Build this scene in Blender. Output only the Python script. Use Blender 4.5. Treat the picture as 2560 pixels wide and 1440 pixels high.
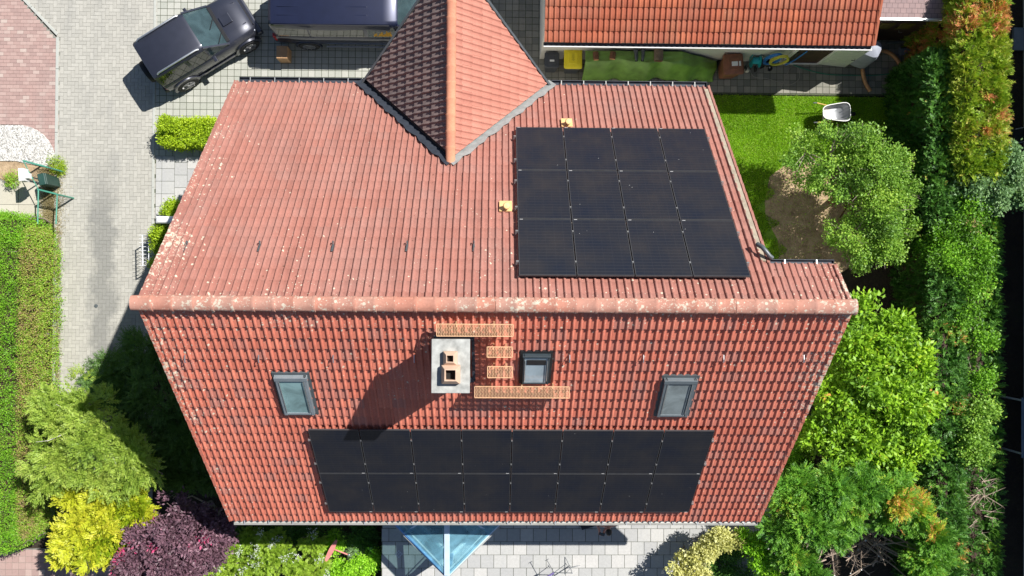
import bpy, bmesh, math, random
import numpy as np
from mathutils import Vector, Matrix
random.seed(7); rng = np.random.default_rng(11)
R = math.radians
for o in list(bpy.data.objects): bpy.data.objects.remove(o)
scene = bpy.context.scene
COL = scene.collection

# ------------------------------------------------------------------ camera, sky, sun, exposure
CAMZ = 27.0; FPX = 2117.0
CROT = (0.0104, -0.0189, 0.0060)
cd = bpy.data.cameras.new('camera'); cam = bpy.data.objects.new('camera', cd); COL.objects.link(cam)
cam.location = (0, 0, CAMZ); cam.rotation_euler = CROT
cd.sensor_width = 36; cd.lens = FPX/2560*36; cd.clip_start = .1; cd.clip_end = 2000
scene.camera = cam
SUN = Vector((.62, .41, 1)).normalized()
w = bpy.data.worlds.new('World'); scene.world = w; w.use_nodes = True
nt = w.node_tree; nt.nodes.clear()
sky = nt.nodes.new('ShaderNodeTexSky'); sky.sky_type = 'NISHITA'; sky.sun_disc = False
sky.sun_elevation = math.asin(SUN.z); sky.sun_rotation = math.atan2(SUN.x, SUN.y)
sky.air_density = 1.0; sky.dust_density = .6
bg = nt.nodes.new('ShaderNodeBackground'); bg.inputs[1].default_value = .058
wo = nt.nodes.new('ShaderNodeOutputWorld')
nt.links.new(sky.outputs[0], bg.inputs[0]); nt.links.new(bg.outputs[0], wo.inputs[0])
sl = bpy.data.lights.new('sun', 'SUN'); sl.energy = 5.0; sl.angle = R(.53); sl.color = (1, .965, .90)
so = bpy.data.objects.new('sun', sl); COL.objects.link(so); so.location = (10, 8, 40)
so.rotation_euler = (-SUN).to_track_quat('-Z', 'Y').to_euler()
vs = scene.view_settings; vs.view_transform = 'Standard'; vs.look = 'None'; vs.exposure = .62; vs.gamma = 1
scene.render.engine = 'CYCLES'
scene.render.resolution_x = 1024; scene.render.resolution_y = 576

# ------------------------------------------------------------------ helpers
from mathutils import Euler
CM = Euler(CROT).to_matrix()
def G(px, py, z=0.0):
    """where the photograph's point (px,py) lies on the level plane at height z"""
    d = CM @ Vector(((px-1280)/FPX, -(py-720)/FPX, -1)); t = (z-CAMZ)/d.z
    return Vector((d.x*t, d.y*t, z))
def PXM(z): return FPX/(CAMZ-z)

class MB:
    def __init__(s): s.v = []; s.f = []; s.m = []; s.mi = 0
    def add(s, vs, fs):
        n = len(s.v); s.v += [tuple(v) for v in vs]
        for f in fs: s.f.append(tuple(i+n for i in f)); s.m.append(s.mi)
        return s
    def box(s, c, d, rot=None):
        x, y, z = d[0]/2, d[1]/2, d[2]/2
        p = [Vector((i*x, j*y, k*z)) for i in (-1, 1) for j in (-1, 1) for k in (-1, 1)]
        if rot is not None: p = [rot @ q for q in p]
        p = [q+Vector(c) for q in p]
        return s.add(p, [(0, 1, 3, 2), (4, 6, 7, 5), (0, 4, 5, 1), (2, 3, 7, 6), (0, 2, 6, 4), (1, 5, 7, 3)])
    def beam(s, a, b, wd, h, up=(0, 0, 1)):
        a = Vector(a); b = Vector(b); d = b-a; L = d.length
        if L < 1e-6: return s
        x = d/L; u = Vector(up); y = u.cross(x)
        if y.length < 1e-4: y = Vector((1, 0, 0)).cross(x)
        y.normalize(); z = x.cross(y)
        M = Matrix((x, y, z)).transposed()
        return s.box((a+b)/2, (L, wd, h), M)
    def tube(s, pts, r, n=8, cap=True):
        pts = [Vector(p) for p in pts]; rs = r if isinstance(r, (list, tuple)) else [r]*len(pts)
        base = len(s.v); prev = None
        for i, p in enumerate(pts):
            t = (pts[min(i+1, len(pts)-1)]-pts[max(i-1, 0)]).normalized()
            if prev is None:
                a = Vector((0, 0, 1)) if abs(t.z) < .9 else Vector((1, 0, 0)); u = t.cross(a).normalized()
            else: u = (prev-t*prev.dot(t)).normalized()
            prev = u; q = t.cross(u)
            for k in range(n):
                an = 2*math.pi*k/n; s.v.append(tuple(p+(u*math.cos(an)+q*math.sin(an))*rs[i]))
        for i in range(len(pts)-1):
            for k in range(n):
                a = base+i*n+k; b = base+i*n+(k+1) % n
                s.f.append((a, b, b+n, a+n)); s.m.append(s.mi)
        if cap:
            s.f.append(tuple(base+k for k in range(n))[::-1]); s.m.append(s.mi)
            e = base+(len(pts)-1)*n; s.f.append(tuple(e+k for k in range(n))); s.m.append(s.mi)
        return s
    def prism(s, poly, z0, z1):
        n = len(poly); ar = sum(poly[i][0]*poly[(i+1) % n][1]-poly[(i+1) % n][0]*poly[i][1] for i in range(n))
        if ar < 0: poly = poly[::-1]
        vs = [(p[0], p[1], z0) for p in poly]+[(p[0], p[1], z1) for p in poly]
        fs = [tuple(range(n))[::-1], tuple(range(n, 2*n))]+[(i, (i+1) % n, (i+1) % n+n, i+n) for i in range(n)]
        return s.add(vs, fs)
    def loft(s, rings, close=True, cap=True):
        base = len(s.v); n = len(rings[0])
        for r in rings: s.v += [tuple(p) for p in r]
        for i in range(len(rings)-1):
            for k in range(n if close else n-1):
                a = base+i*n+k; b = base+i*n+(k+1) % n; s.f.append((a, b, b+n, a+n)); s.m.append(s.mi)
        if cap:
            s.f.append(tuple(base+k for k in range(n))[::-1]); s.m.append(s.mi)
            e = base+(len(rings)-1)*n; s.f.append(tuple(e+k for k in range(n))); s.m.append(s.mi)
        return s
    def lathe(s, c, prof, n=16, axis='z', rot=None):
        rings = []
        for r, h in prof:
            ring = []
            for k in range(n):
                a = 2*math.pi*k/n
                p = Vector((r*math.cos(a), r*math.sin(a), h))
                if axis == 'y': p = Vector((p.x, p.z, -p.y))
                if axis == 'x': p = Vector((p.z, p.x, p.y))
                if rot is not None: p = rot @ p
                ring.append(p+Vector(c))
            rings.append(ring)
        return s.loft(rings)
    def build(s, name, mats, parent=None, world=True, smooth=False, bevel=0, recalc=False):
        me = bpy.data.meshes.new(name); me.from_pydata(s.v, [], s.f)
        if not isinstance(mats, (list, tuple)): mats = [mats]
        for m in mats: me.materials.append(m)
        if len(mats) > 1: me.polygons.foreach_set('material_index', s.m)
        if recalc:
            bm = bmesh.new(); bm.from_mesh(me); bmesh.ops.recalc_face_normals(bm, faces=bm.faces); bm.to_mesh(me); bm.free()
        return link(name, me, parent, world, smooth, bevel)

def chain(o):
    M = Matrix.Identity(4)
    while o is not None: M = o.matrix_basis @ M; o = o.parent
    return M
def link(name, me, parent=None, world=True, smooth=False, bevel=0):
    o = bpy.data.objects.new(name, me); COL.objects.link(o)
    if parent is not None:
        if world: me.transform(chain(parent).inverted())
        o.parent = parent
    if smooth:
        me.polygons.foreach_set('use_smooth', [True]*len(me.polygons))
        try: me.set_sharp_from_angle(angle=R(38))
        except Exception: pass
    if bevel:
        b = o.modifiers.new('bevel', 'BEVEL'); b.width = bevel; b.segments = 2; b.limit_method = 'ANGLE'; b.angle_limit = R(35)
    me.update()
    return o
def tag(o, label=None, cat=None, group=None, kind=None):
    if label: o['label'] = label
    if cat: o['category'] = cat
    if group: o['group'] = group
    if kind: o['kind'] = kind
    return o
def thing(name, loc, label, cat, rz=0, group=None):
    o = bpy.data.objects.new(name, None); COL.objects.link(o); o.empty_display_size = .1
    o.location = loc; o.rotation_euler = (0, 0, rz)
    return tag(o, label, cat, group)
def copy_tree(o, parent=None):
    c = o.copy(); COL.objects.link(c); c.parent = parent
    for ch in [x for x in bpy.data.objects if x.parent == o]: copy_tree(ch, c)
    return c

# ------------------------------------------------------------------ materials
def newmat(name):
    m = bpy.data.materials.new(name); m.use_nodes = True; n = m.node_tree; n.nodes.clear()
    out = n.nodes.new('ShaderNodeOutputMaterial'); p = n.nodes.new('ShaderNodeBsdfPrincipled')
    n.links.new(p.outputs[0], out.inputs[0]); return m, n, p, out
def N(n, t, **k):
    x = n.nodes.new(t)
    for a, b in k.items(): setattr(x, a, b)
    return x
def mixc(n, fac, a, b, blend='MIX'):
    x = n.nodes.new('ShaderNodeMix'); x.data_type = 'RGBA'; x.blend_type = blend
    for s, v in ((x.inputs[0], fac), (x.inputs[6], a), (x.inputs[7], b)):
        if hasattr(v, 'links'): n.links.new(v, s)
        elif isinstance(v, (int, float)): s.default_value = v
        else: s.default_value = (*v, 1)
    return x.outputs[2]
def mth(n, op, a, b=0.0, c=None, clamp=False):
    x = n.nodes.new('ShaderNodeMath'); x.operation = op; x.use_clamp = clamp
    for i, v in enumerate((a, b) if c is None else (a, b, c)):
        if hasattr(v, 'links'): n.links.new(v, x.inputs[i])
        else: x.inputs[i].default_value = v
    return x.outputs[0]
def ramp(n, fac, stops, interp='LINEAR'):
    x = n.nodes.new('ShaderNodeValToRGB'); cr = x.color_ramp; cr.interpolation = interp
    while len(cr.elements) > 1: cr.elements.remove(cr.elements[-1])
    for i, (p, c) in enumerate(stops):
        e = cr.elements[0] if i == 0 else cr.elements.new(p)
        e.position = p; e.color = (*c, 1) if len(c) == 3 else c
    n.links.new(fac, x.inputs[0]); return x.outputs[0]
def coords(n, kind='Object'):
    return N(n, 'ShaderNodeTexCoord').outputs[kind]
def geopos(n): return N(n, 'ShaderNodeNewGeometry').outputs['Position']
def noise(n, vec, scale, detail=4, rough=.55, out='Fac', dist=0):
    x = N(n, 'ShaderNodeTexNoise'); x.inputs['Scale'].default_value = scale; x.inputs['Detail'].default_value = detail
    x.inputs['Roughness'].default_value = rough; x.inputs['Distortion'].default_value = dist
    n.links.new(vec, x.inputs['Vector']); return x.outputs[out]
def voro(n, vec, scale, out='Distance', rnd=1.0, feature='F1'):
    x = N(n, 'ShaderNodeTexVoronoi'); x.feature = feature; x.inputs['Scale'].default_value = scale; x.inputs['Randomness'].default_value = rnd
    n.links.new(vec, x.inputs['Vector']); return x.outputs[out]
def bump(n, p, h, strength=.3, dist=.02):
    b = N(n, 'ShaderNodeBump'); b.inputs['Strength'].default_value = strength; b.inputs['Distance'].default_value = dist
    n.links.new(h, b.inputs['Height']); n.links.new(b.outputs[0], p.inputs['Normal'])
def plain(name, c, rough=.6, metal=0, var=.12, scale=6, bmp=0, spec=.5, coat=0):
    m, n, p, o = newmat(name); g = geopos(n)
    f = noise(n, g, scale, 5)
    lo = tuple(x*(1-var) for x in c); hi = tuple(min(1, x*(1+var)) for x in c)
    n.links.new(ramp(n, f, [(.3, lo), (.7, hi)]), p.inputs['Base Color'])
    p.inputs['Roughness'].default_value = rough; p.inputs['Metallic'].default_value = metal
    p.inputs['Specular IOR Level'].default_value = spec; p.inputs['Coat Weight'].default_value = coat
    p.inputs['Coat Roughness'].default_value = .06
    if bmp: bump(n, p, noise(n, g, scale*8, 4), bmp, .01)
    return m
def attr(n, name):
    a = N(n, 'ShaderNodeAttribute'); a.attribute_name = name; return a.outputs['Fac']
def tilemat(name, stops, dust, lichen=.5, lich_c=(.72, .66, .52), edge=0.0, moss=0.0, streak=0.0):
    m, n, p, o = newmat(name); g = geopos(n); t = attr(n, 'tint')
    c = ramp(n, t, stops)
    big = noise(n, g, .9, 4, .6)
    c = mixc(n, mth(n, 'MULTIPLY', ramp(n, big, [(.42, (0, 0, 0)), (.7, (1, 1, 1))]), dust[1]), c, dust[0])
    c = mixc(n, .35, c, ramp(n, noise(n, g, 22, 5, .7), [(.3, (.35, .35, .35)), (.75, (1, 1, 1))]), 'MULTIPLY')
    if streak:
        mp = N(n, 'ShaderNodeMapping'); mp.inputs['Scale'].default_value = (2.6, .28, .28); n.links.new(g, mp.inputs[0])
        c = mixc(n, streak, c, ramp(n, noise(n, mp.outputs[0], 1.6, 6, .7), [(.3, (.62, .58, .58)), (.55, (1, 1, 1))]), 'MULTIPLY')
    # lichen: discs that come in patches, more towards ridge and verge
    sep = N(n, 'ShaderNodeSeparateXYZ'); n.links.new(g, sep.inputs[0])
    patch = noise(n, g, .75, 3, .6)
    zz = mth(n, 'MULTIPLY', mth(n, 'SUBTRACT', sep.outputs[2], 9.3), .07)
    xx = mth(n, 'MULTIPLY', mth(n, 'SUBTRACT', mth(n, 'ABSOLUTE', sep.outputs[0]), 5.7), edge)
    amt = mth(n, 'ADD', mth(n, 'ADD', mth(n, 'SUBTRACT', patch, .5), mth(n, 'MAXIMUM', zz, -.1)), mth(n, 'MAXIMUM', xx, 0.0))
    amt = mth(n, 'ADD', amt, lichen-.5)
    lich = None
    for sc, k, hi in ((9.5, .30, .34), (24, .26, .30)):
        d = voro(n, g, sc)
        sz = voro(n, g, sc, 'Color'); s2 = N(n, 'ShaderNodeSeparateColor'); n.links.new(sz, s2.inputs[0])
        # radius of each disc random, most cells none
        rad = mth(n, 'MULTIPLY', mth(n, 'SUBTRACT', s2.outputs[0], mth(n, 'SUBTRACT', .82, amt)), k*2.2)
        wob = mth(n, 'MULTIPLY', mth(n, 'SUBTRACT', noise(n, g, sc*6, 2), .5), .16)
        rad = mth(n, 'MINIMUM', rad, hi)
        f = mth(n, 'GREATER_THAN', mth(n, 'ADD', rad, wob), mth(n, 'ADD', d, .05))
        lich = f if lich is None else mth(n, 'MAXIMUM', lich, f)
    pf = mth(n, 'ADD', noise(n, g, 11, 7, .72), mth(n, 'MULTIPLY', amt, .42))
    lich = mth(n, 'MAXIMUM', lich, ramp(n, pf, [(.80, (0, 0, 0)), (.86, (1, 1, 1))]))
    lc2 = mixc(n, noise(n, g, 40, 3), lich_c, tuple(x*.72 for x in lich_c))
    c = mixc(n, mth(n, 'MULTIPLY', lich, .85), c, lc2)
    if moss:
        mm = ramp(n, noise(n, g, 3.1, 6, .75), [(.66-moss*.1, (0, 0, 0)), (.72, (1, 1, 1))])
        c = mixc(n, mth(n, 'MULTIPLY', mm, .55), c, (.10, .065, .05))
    if streak > .3:      # small cushions of dark moss
        mv = voro(n, g, 5.2); mc = N(n, 'ShaderNodeSeparateColor'); n.links.new(voro(n, g, 5.2, 'Color'), mc.inputs[0])
        sp2 = mth(n, 'GREATER_THAN', mth(n, 'MULTIPLY', mth(n, 'SUBTRACT', mc.outputs[1], .55), .26), mth(n, 'ADD', mv, mth(n, 'MULTIPLY', mth(n, 'SUBTRACT', noise(n, g, 30, 2), .5), .2)))
        c = mixc(n, mth(n, 'MULTIPLY', sp2, .8), c, (.10, .045, .03))
    n.links.new(c, p.inputs['Base Color']); p.inputs['Roughness'].default_value = .82
    p.inputs['Specular IOR Level'].default_value = .25
    bump(n, p, noise(n, g, 60, 3), .25, .004)
    return m
M_tileS = tilemat('tiles_red', [(0, (.60, .18, .12)), (.35, (.66, .20, .135)), (.6, (.73, .235, .155)), (.8, (.61, .20, .145)), (.92, (.55, .21, .16)), (1, (.51, .21, .165))], ((.64, .26, .19), .25), .74, edge=.35, streak=.25)
M_tileN = tilemat('tiles_weathered', [(0, (.395, .172, .136)), (.5, (.408, .178, .141)), (.85, (.42, .188, .151)), (1, (.40, .195, .16))], ((.385, .215, .185), .55), .66, edge=.42, moss=.0, streak=.5)
M_tileG = tilemat('tiles_orange', [(0, (.42, .125, .068)), (.35, (.37, .105, .062)), (.7, (.50, .155, .08)), (.9, (.34, .11, .07)), (1, (.44, .17, .09))], ((.38, .15, .10), .5), .46, moss=.0)
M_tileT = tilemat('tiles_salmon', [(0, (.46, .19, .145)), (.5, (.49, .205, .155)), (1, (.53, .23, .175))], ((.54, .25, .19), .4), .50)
M_tileW = tilemat('tiles_shade_brown', [(0, (.20, .155, .15)), (.5, (.235, .175, .165)), (1, (.27, .185, .17))], ((.23, .185, .18), .4), .50)  # shade of the west gable slope is put into this darker brown
M_ridge = tilemat('ridge_tiles', [(0, (.50, .22, .16)), (.5, (.55, .25, .18)), (1, (.48, .27, .21))], ((.46, .30, .25), .5), .86, (.66, .62, .50), edge=.1)
M_ridgeT = tilemat('ridge_tiles_gable', [(0, (.58, .23, .155)), (1, (.64, .29, .18))], ((.62, .36, .20), .5), .60)
M_deck = plain('roof_underlay', (.06, .035, .03), .9)
M_plaster = plain('white_plaster', (.62, .60, .55), .85, var=.08, scale=2, bmp=.2)
M_zinc = plain('zinc', (.42, .43, .43), .42, .6, .15, 4)
M_zincl = plain('zinc_pale', (.36, .365, .35), .6, .3, .15, 5)
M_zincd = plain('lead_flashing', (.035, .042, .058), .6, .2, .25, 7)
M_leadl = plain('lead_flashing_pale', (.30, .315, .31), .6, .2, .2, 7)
M_mortar = plain('mortar', (.34, .29, .22), .9, var=.2, scale=9)
M_concrete = plain('concrete', (.34, .345, .33), .9, var=.32, scale=6, bmp=.3)
M_clay = plain('clay_flue', (.52, .36, .26), .8, var=.12, scale=8)
M_soot = plain('soot', (.012, .010, .009), .95)
M_orange = plain('orange_coated_steel', (.60, .37, .21), .55, .1, .15, 12)
M_vent = plain('yellow_plastic', (.72, .48, .22), .55, var=.12, scale=9)
M_black = plain('black_plastic', (.018, .018, .02), .45)
M_rubber = plain('rubber', (.022, .022, .023), .8)
M_alu = plain('aluminium', (.62, .63, .65), .32, .85, .1, 10)
M_dgrey = plain('dark_grey_metal', (.10, .115, .125), .45, .3, .15, 8)
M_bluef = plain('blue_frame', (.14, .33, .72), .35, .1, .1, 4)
M_bluel = plain('blue_frame_sunlit', (.55, .68, .80), .35, .2, .1, 4)  # sunlit copy of the frame blue, the light is in the colour
M_white = plain('white_paint', (.74, .74, .73), .5, var=.06)
M_cream = plain('cream_door', (.56, .60, .54), .6, var=.06)
M_teal = plain('teal_plastic', (.02, .36, .42), .4)
M_hoseb = plain('blue_hose', (.03, .18, .55), .45)
M_hosey = plain('yellow_hose', (.50, .47, .06), .5)
M_hoseg = plain('green_hose', (.02, .20, .12), .5)
M_hosek = plain('tan_pipe', (.50, .26, .12), .6, var=.2, scale=9)
M_cable = plain('grey_cable', (.30, .27, .24), .6)
M_binY = plain('yellow_lid', (.80, .66, .02), .45, var=.06)
M_binK = plain('grey_bin', (.045, .05, .06), .55)
M_binB = plain('brown_bin', (.22, .085, .045), .6, var=.18)
M_card = plain('cardboard', (.42, .25, .13), .85, var=.1)
M_wood = plain('weathered_wood', (.20, .15, .10), .85, var=.35, scale=7, bmp=.4)
M_woodc = plain('cut_wood', (.62, .30, .14), .8, var=.2, scale=10)
M_bark = plain('bark', (.16, .075, .04), .9, var=.5, scale=16, bmp=.8)
M_barkg = plain('grey_bark', (.28, .235, .19), .9, var=.35, scale=14, bmp=.6)
M_twig = plain('dead_twigs', (.36, .28, .22), .9, var=.35, scale=9)
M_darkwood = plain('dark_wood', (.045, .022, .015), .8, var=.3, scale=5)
M_yglass = plain('yellow_glass', (.14, .12, .03), .25)
M_greenm = plain('green_fence_paint', (.06, .25, .18), .45, var=.12)
M_fabricY = plain('orange_cloth', (.75, .38, .03), .85, var=.15)
M_pink = plain('faded_red_paint', (.60, .20, .18), .7, var=.12)
M_purple = plain('violet_fabric', (.14, .11, .28), .6)
M_skin = plain('skin', (.50, .24, .18), .55, var=.06)
M_hair = plain('black_hair', (.012, .010, .009), .6)
M_shirt = plain('black_shirt', (.02, .021, .026), .85, var=.2)
M_jeans = plain('dark_trousers', (.03, .04, .07), .9)
M_tan = plain('barrow_steel', (.25, .26, .275), .5, .3, .1, 6)
M_tany = plain('wood_yellow', (.62, .40, .12), .55)
M_sand = plain('mortar_rest', (.60, .56, .50), .95, var=.12)
M_galv = plain('galvanised', (.60, .62, .65), .4, .6, .12, 9)
def carpaint(name, c):
    m, n, p, o = newmat(name); g = geopos(n)
    n.links.new(ramp(n, noise(n, g, 3, 3), [(.3, tuple(x*.9 for x in c)), (.7, tuple(x*1.1 for x in c))]), p.inputs['Base Color'])
    p.inputs['Metallic'].default_value = .35; p.inputs['Roughness'].default_value = .38
    p.inputs['Coat Weight'].default_value = .8; p.inputs['Coat Roughness'].default_value = .08
    return m
M_suv = carpaint('anthracite_paint', (.030, .033, .050))
M_van = carpaint('dark_blue_paint', (.010, .014, .042))
def glassy(name, c, rough=.06, trans=0.0, spec=.5):
    m, n, p, o = newmat(name); g = geopos(n)
    n.links.new(ramp(n, noise(n, g, 2.3, 4, dist=.6), [(.35, tuple(x*.7 for x in c)), (.65, tuple(x*1.25 for x in c))]), p.inputs['Base Color'])
    p.inputs['Roughness'].default_value = rough; p.inputs['Coat Weight'].default_value = .6; p.inputs['Coat Roughness'].default_value = .02
    p.inputs['Transmission Weight'].default_value = trans; p.inputs['IOR'].default_value = 1.45
    if trans:
        mixn = N(n, 'ShaderNodeMixShader'); tr = N(n, 'ShaderNodeBsdfTransparent'); tr.inputs[0].default_value = (*[min(1, .6+x) for x in c], 1)
        p.inputs['Transmission Weight'].default_value = 0; mixn.inputs[0].default_value = trans
        n.links.new(p.outputs[0], mixn.inputs[1]); n.links.new(tr.outputs[0], mixn.inputs[2]); n.links.new(mixn.outputs[0], o.inputs[0])
    return m
M_glassd = glassy('dark_car_glass', (.012, .017, .016), .05)
M_glassw = glassy('windscreen', (.055, .095, .105), .04, .4)
M_glassr = glassy('roof_window_glass', (.20, .32, .33), .08)
M_glassi = glassy('clear_glass', (.22, .30, .34), .05, .6)
M_glassb = glassy('conservatory_glass', (.17, .38, .50), .05, .48)
M_red = plain('red_lamp', (.35, .02, .02), .25); M_lamp = plain('head_lamp', (.55, .6, .7), .12)

def panelmat():
    m, n, p, o = newmat('solar_cells'); g = coords(n, 'Object')
    sep = N(n, 'ShaderNodeSeparateXYZ'); n.links.new(g, sep.inputs[0])
    y = mth(n, 'FRACT', mth(n, 'MULTIPLY', sep.outputs[1], 11.0))
    ln = mth(n, 'LESS_THAN', y, .16)
    wp = geopos(n); cx2 = mth(n, 'LESS_THAN', mth(n, 'FRACT', mth(n, 'MULTIPLY', sep.outputs[0], 5.5)), .025); ln = mth(n, 'MAXIMUM', ln, cx2)
    nz = noise(n, wp, 1.4, 5, .6)
    c = ramp(n, nz, [(.3, (.010, .014, .026)), (.5, (.015, .017, .025)), (.7, (.023, .022, .026))])
    c = mixc(n, mth(n, 'MULTIPLY', ln, .35), c, (.045, .045, .052))
    d = voro(n, wp, 3.3); dot = mth(n, 'LESS_THAN', d, .022)
    c = mixc(n, dot, c, (.5, .5, .48))
    n.links.new(c, p.inputs['Base Color'])
    n.links.new(ramp(n, nz, [(.3, (.30,)*3), (.7, (.42,)*3)]), p.inputs['Roughness'])
    p.inputs['Specular IOR Level'].default_value = .35
    return m
M_pv = panelmat(); M_pvf = plain('black_anodised', (.075, .077, .085), .4, .4)
M_lab = plain('silver_label', (.6, .6, .6), .4)

def pavemat(name, stops, stain=.35, stainc=(.25, .25, .24), grime=.5, track=None):
    m, n, p, o = newmat(name); g = geopos(n)
    c = ramp(n, attr(n, 'tint'), stops)
    mp = N(n, 'ShaderNodeMapping'); mp.inputs['Scale'].default_value = (1.6, .35, 1); n.links.new(g, mp.inputs[0])
    st = ramp(n, noise(n, mp.outputs[0], 1.1, 5, .65), [(.5, (0, 0, 0)), (.75, (1, 1, 1))])
    c = mixc(n, mth(n, 'MULTIPLY', st, stain), c, stainc)
    if track:
        sp_ = N(n, 'ShaderNodeSeparateXYZ'); n.links.new(g, sp_.inputs[0]); wv = mth(n, 'MULTIPLY', mth(n, 'SUBTRACT', noise(n, g, 1.3, 6, .7), .5), 1.5)
        dx = mth(n, 'ABSOLUTE', mth(n, 'ADD', mth(n, 'SUBTRACT', sp_.outputs[0], track[0]), wv)); fy = mth(n, 'MULTIPLY', mth(n, 'ADD', mth(n, 'SUBTRACT', track[1], sp_.outputs[1]), wv), .5, clamp=True)
        fx = ramp(n, dx, [(.18, (1, 1, 1)), (.5, (0, 0, 0))]); c = mixc(n, mth(n, 'MULTIPLY', mth(n, 'MULTIPLY', fx, fy), .75), c, (.20, .20, .19))
    c = mixc(n, grime, c, ramp(n, noise(n, g, 14, 5, .7), [(.25, (.72, .72, .72)), (.7, (1, 1, 1))]), 'MULTIPLY')
    sp = ramp(n, noise(n, g, 90, 2, .6), [(.3, (.8, .8, .8)), (.6, (1, 1, 1))]); c = mixc(n, .6, c, sp, 'MULTIPLY')
    n.links.new(c, p.inputs['Base Color']); p.inputs['Roughness'].default_value = .9; p.inputs['Specular IOR Level'].default_value = .3
    bump(n, p, noise(n, g, 50, 4), .3, .006)
    return m
M_pv1 = pavemat('grey_paving', [(0, (.37, .36, .325)), (.5, (.40, .388, .35)), (1, (.43, .418, .378))], .6, (.28, .278, .262), track=(-12.45, 4.6))
M_pv2 = pavemat('red_paving', [(0, (.34, .235, .215)), (.5, (.39, .265, .24)), (.9, (.43, .31, .28)), (1, (.47, .38, .34))], .3, (.34, .29, .27))
M_pv3 = pavemat('square_paving', [(0, (.36, .37, .33)), (.5, (.40, .405, .365)), (1, (.44, .44, .40))], .35, (.28, .28, .25))
M_pv4 = pavemat('pale_slabs', [(0, (.38, .38, .38)), (.5, (.43, .43, .42)), (1, (.50, .49, .475))], .5, (.36, .37, .38), .6)
M_pv5 = pavemat('yard_paving', [(0, (.19, .19, .165)), (.5, (.25, .24, .205)), (1, (.30, .285, .24))], .5, (.15, .14, .12))
M_kerb = pavemat('kerb', [(0, (.42, .43, .40)), (1, (.48, .48, .45))], .25)
M_conc2 = pavemat('light_concrete', [(0, (.46, .43, .36)), (1, (.52, .49, .42))], .4, (.36, .33, .27))
M_joint = plain('joint_sand', (.20, .20, .175), .95, var=.3, scale=20)
M_jointd = plain('joint_moss', (.065, .075, .045), .95, var=.4, scale=20)
def groundmat():
    m, n, p, o = newmat('soil'); g = geopos(n)
    c = ramp(n, noise(n, g, 1.2, 8, .7), [(.3, (.020, .016, .011)), (.55, (.040, .029, .018)), (.75, (.028, .034, .012))])
    n.links.new(c, p.inputs['Base Color']); p.inputs['Roughness'].default_value = .95
    bump(n, p, noise(n, g, 14, 6), .8, .05); return m
M_soil = groundmat()
def soil2():
    m, n, p, o = newmat('dry_soil'); g = geopos(n)
    c = ramp(n, noise(n, g, 3.5, 8, .75), [(.3, (.17, .115, .065)), (.5, (.36, .26, .16)), (.72, (.50, .38, .25))])
    n.links.new(c, p.inputs['Base Color']); p.inputs['Roughness'].default_value = .95
    bump(n, p, noise(n, g, 18, 6), .7, .04); return m
M_dry = soil2()
def turf():
    m, n, p, o = newmat('turf'); g = geopos(n)
    c = ramp(n, noise(n, g, 1.6, 8, .7), [(.3, (.10, .20, .015)), (.5, (.16, .30, .02)), (.7, (.24, .30, .05))])
    n.links.new(c, p.inputs['Base Color']); p.inputs['Roughness'].default_value = .95
    bump(n, p, noise(n, g, 40, 6), .8, .03); return m
M_turf = turf()
def gravelmat():
    m, n, p, o = newmat('white_gravel'); g = geopos(n)
    sc = voro(n, g, 26, 'Color'); s = N(n, 'ShaderNodeSeparateColor'); n.links.new(sc, s.inputs[0])
    c = ramp(n, s.outputs[0], [(0, (.34, .33, .31)), (.35, (.56, .55, .53)), (1, (.70, .69, .67))])
    n.links.new(c, p.inputs['Base Color']); p.inputs['Roughness'].default_value = .85
    bump(n, p, voro(n, g, 26), .9, .03); return m
M_gravel = gravelmat()

def leafmat(name, stops, trans=.32, rough=.5, gain=1.5):
    stops = [(p_, tuple(min(.85, x*gain) for x in c_)) for p_, c_ in stops]
    m, n, p, o = newmat(name); t = attr(n, 'tint'); c = ramp(n, t, stops)
    g = geopos(n)
    c = mixc(n, .35, c, ramp(n, noise(n, g, 7, 3), [(.3, (.6, .6, .6)), (.7, (1, 1, 1))]), 'MULTIPLY')
    n.links.new(c, p.inputs['Base Color']); p.inputs['Roughness'].default_value = rough; p.inputs['Specular IOR Level'].default_value = .4
    tr = N(n, 'ShaderNodeBsdfTranslucent'); n.links.new(mixc(n, 1, c, (1, 1, .6), 'MULTIPLY'), tr.inputs[0])
    mx = N(n, 'ShaderNodeMixShader'); mx.inputs[0].default_value = trans
    n.links.new(p.outputs[0], mx.inputs[1]); n.links.new(tr.outputs[0], mx.inputs[2]); n.links.new(mx.outputs[0], o.inputs[0])
    return m
L_hedge = leafmat('hedge_leaf', [(0, (.05, .13, .008)), (.4, (.13, .31, .015)), (.7, (.22, .42, .03)), (.85, (.25, .30, .05)), (1, (.30, .22, .10))])
L_box = leafmat('box_leaf', [(0, (.13, .22, .01)), (.5, (.30, .42, .015)), (1, (.42, .50, .03))])
L_junip = leafmat('juniper_leaf', [(0, (.10, .18, .025)), (.5, (.23, .33, .045)), (1, (.34, .41, .08))])
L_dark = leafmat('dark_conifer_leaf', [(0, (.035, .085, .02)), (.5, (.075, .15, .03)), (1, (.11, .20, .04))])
L_yel = leafmat('golden_thuja_leaf', [(0, (.22, .33, .01)), (.3, (.46, .52, .025)), (.75, (.62, .62, .05)), (1, (.68, .56, .06))], gain=1.1)
L_purp = leafmat('purple_leaf', [(0, (.04, .022, .03)), (.5, (.095, .050, .068)), (.85, (.16, .085, .11)), (1, (.32, .035, .10))], .15, .5, 1.9)
L_flow = leafmat('shrub_leaf', [(0, (.10, .19, .015)), (.5, (.22, .34, .03)), (1, (.32, .42, .06))])
L_white = leafmat('white_flower', [(0, (.60, .64, .58)), (1, (.75, .78, .75))], .2, .5, 1)
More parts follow.
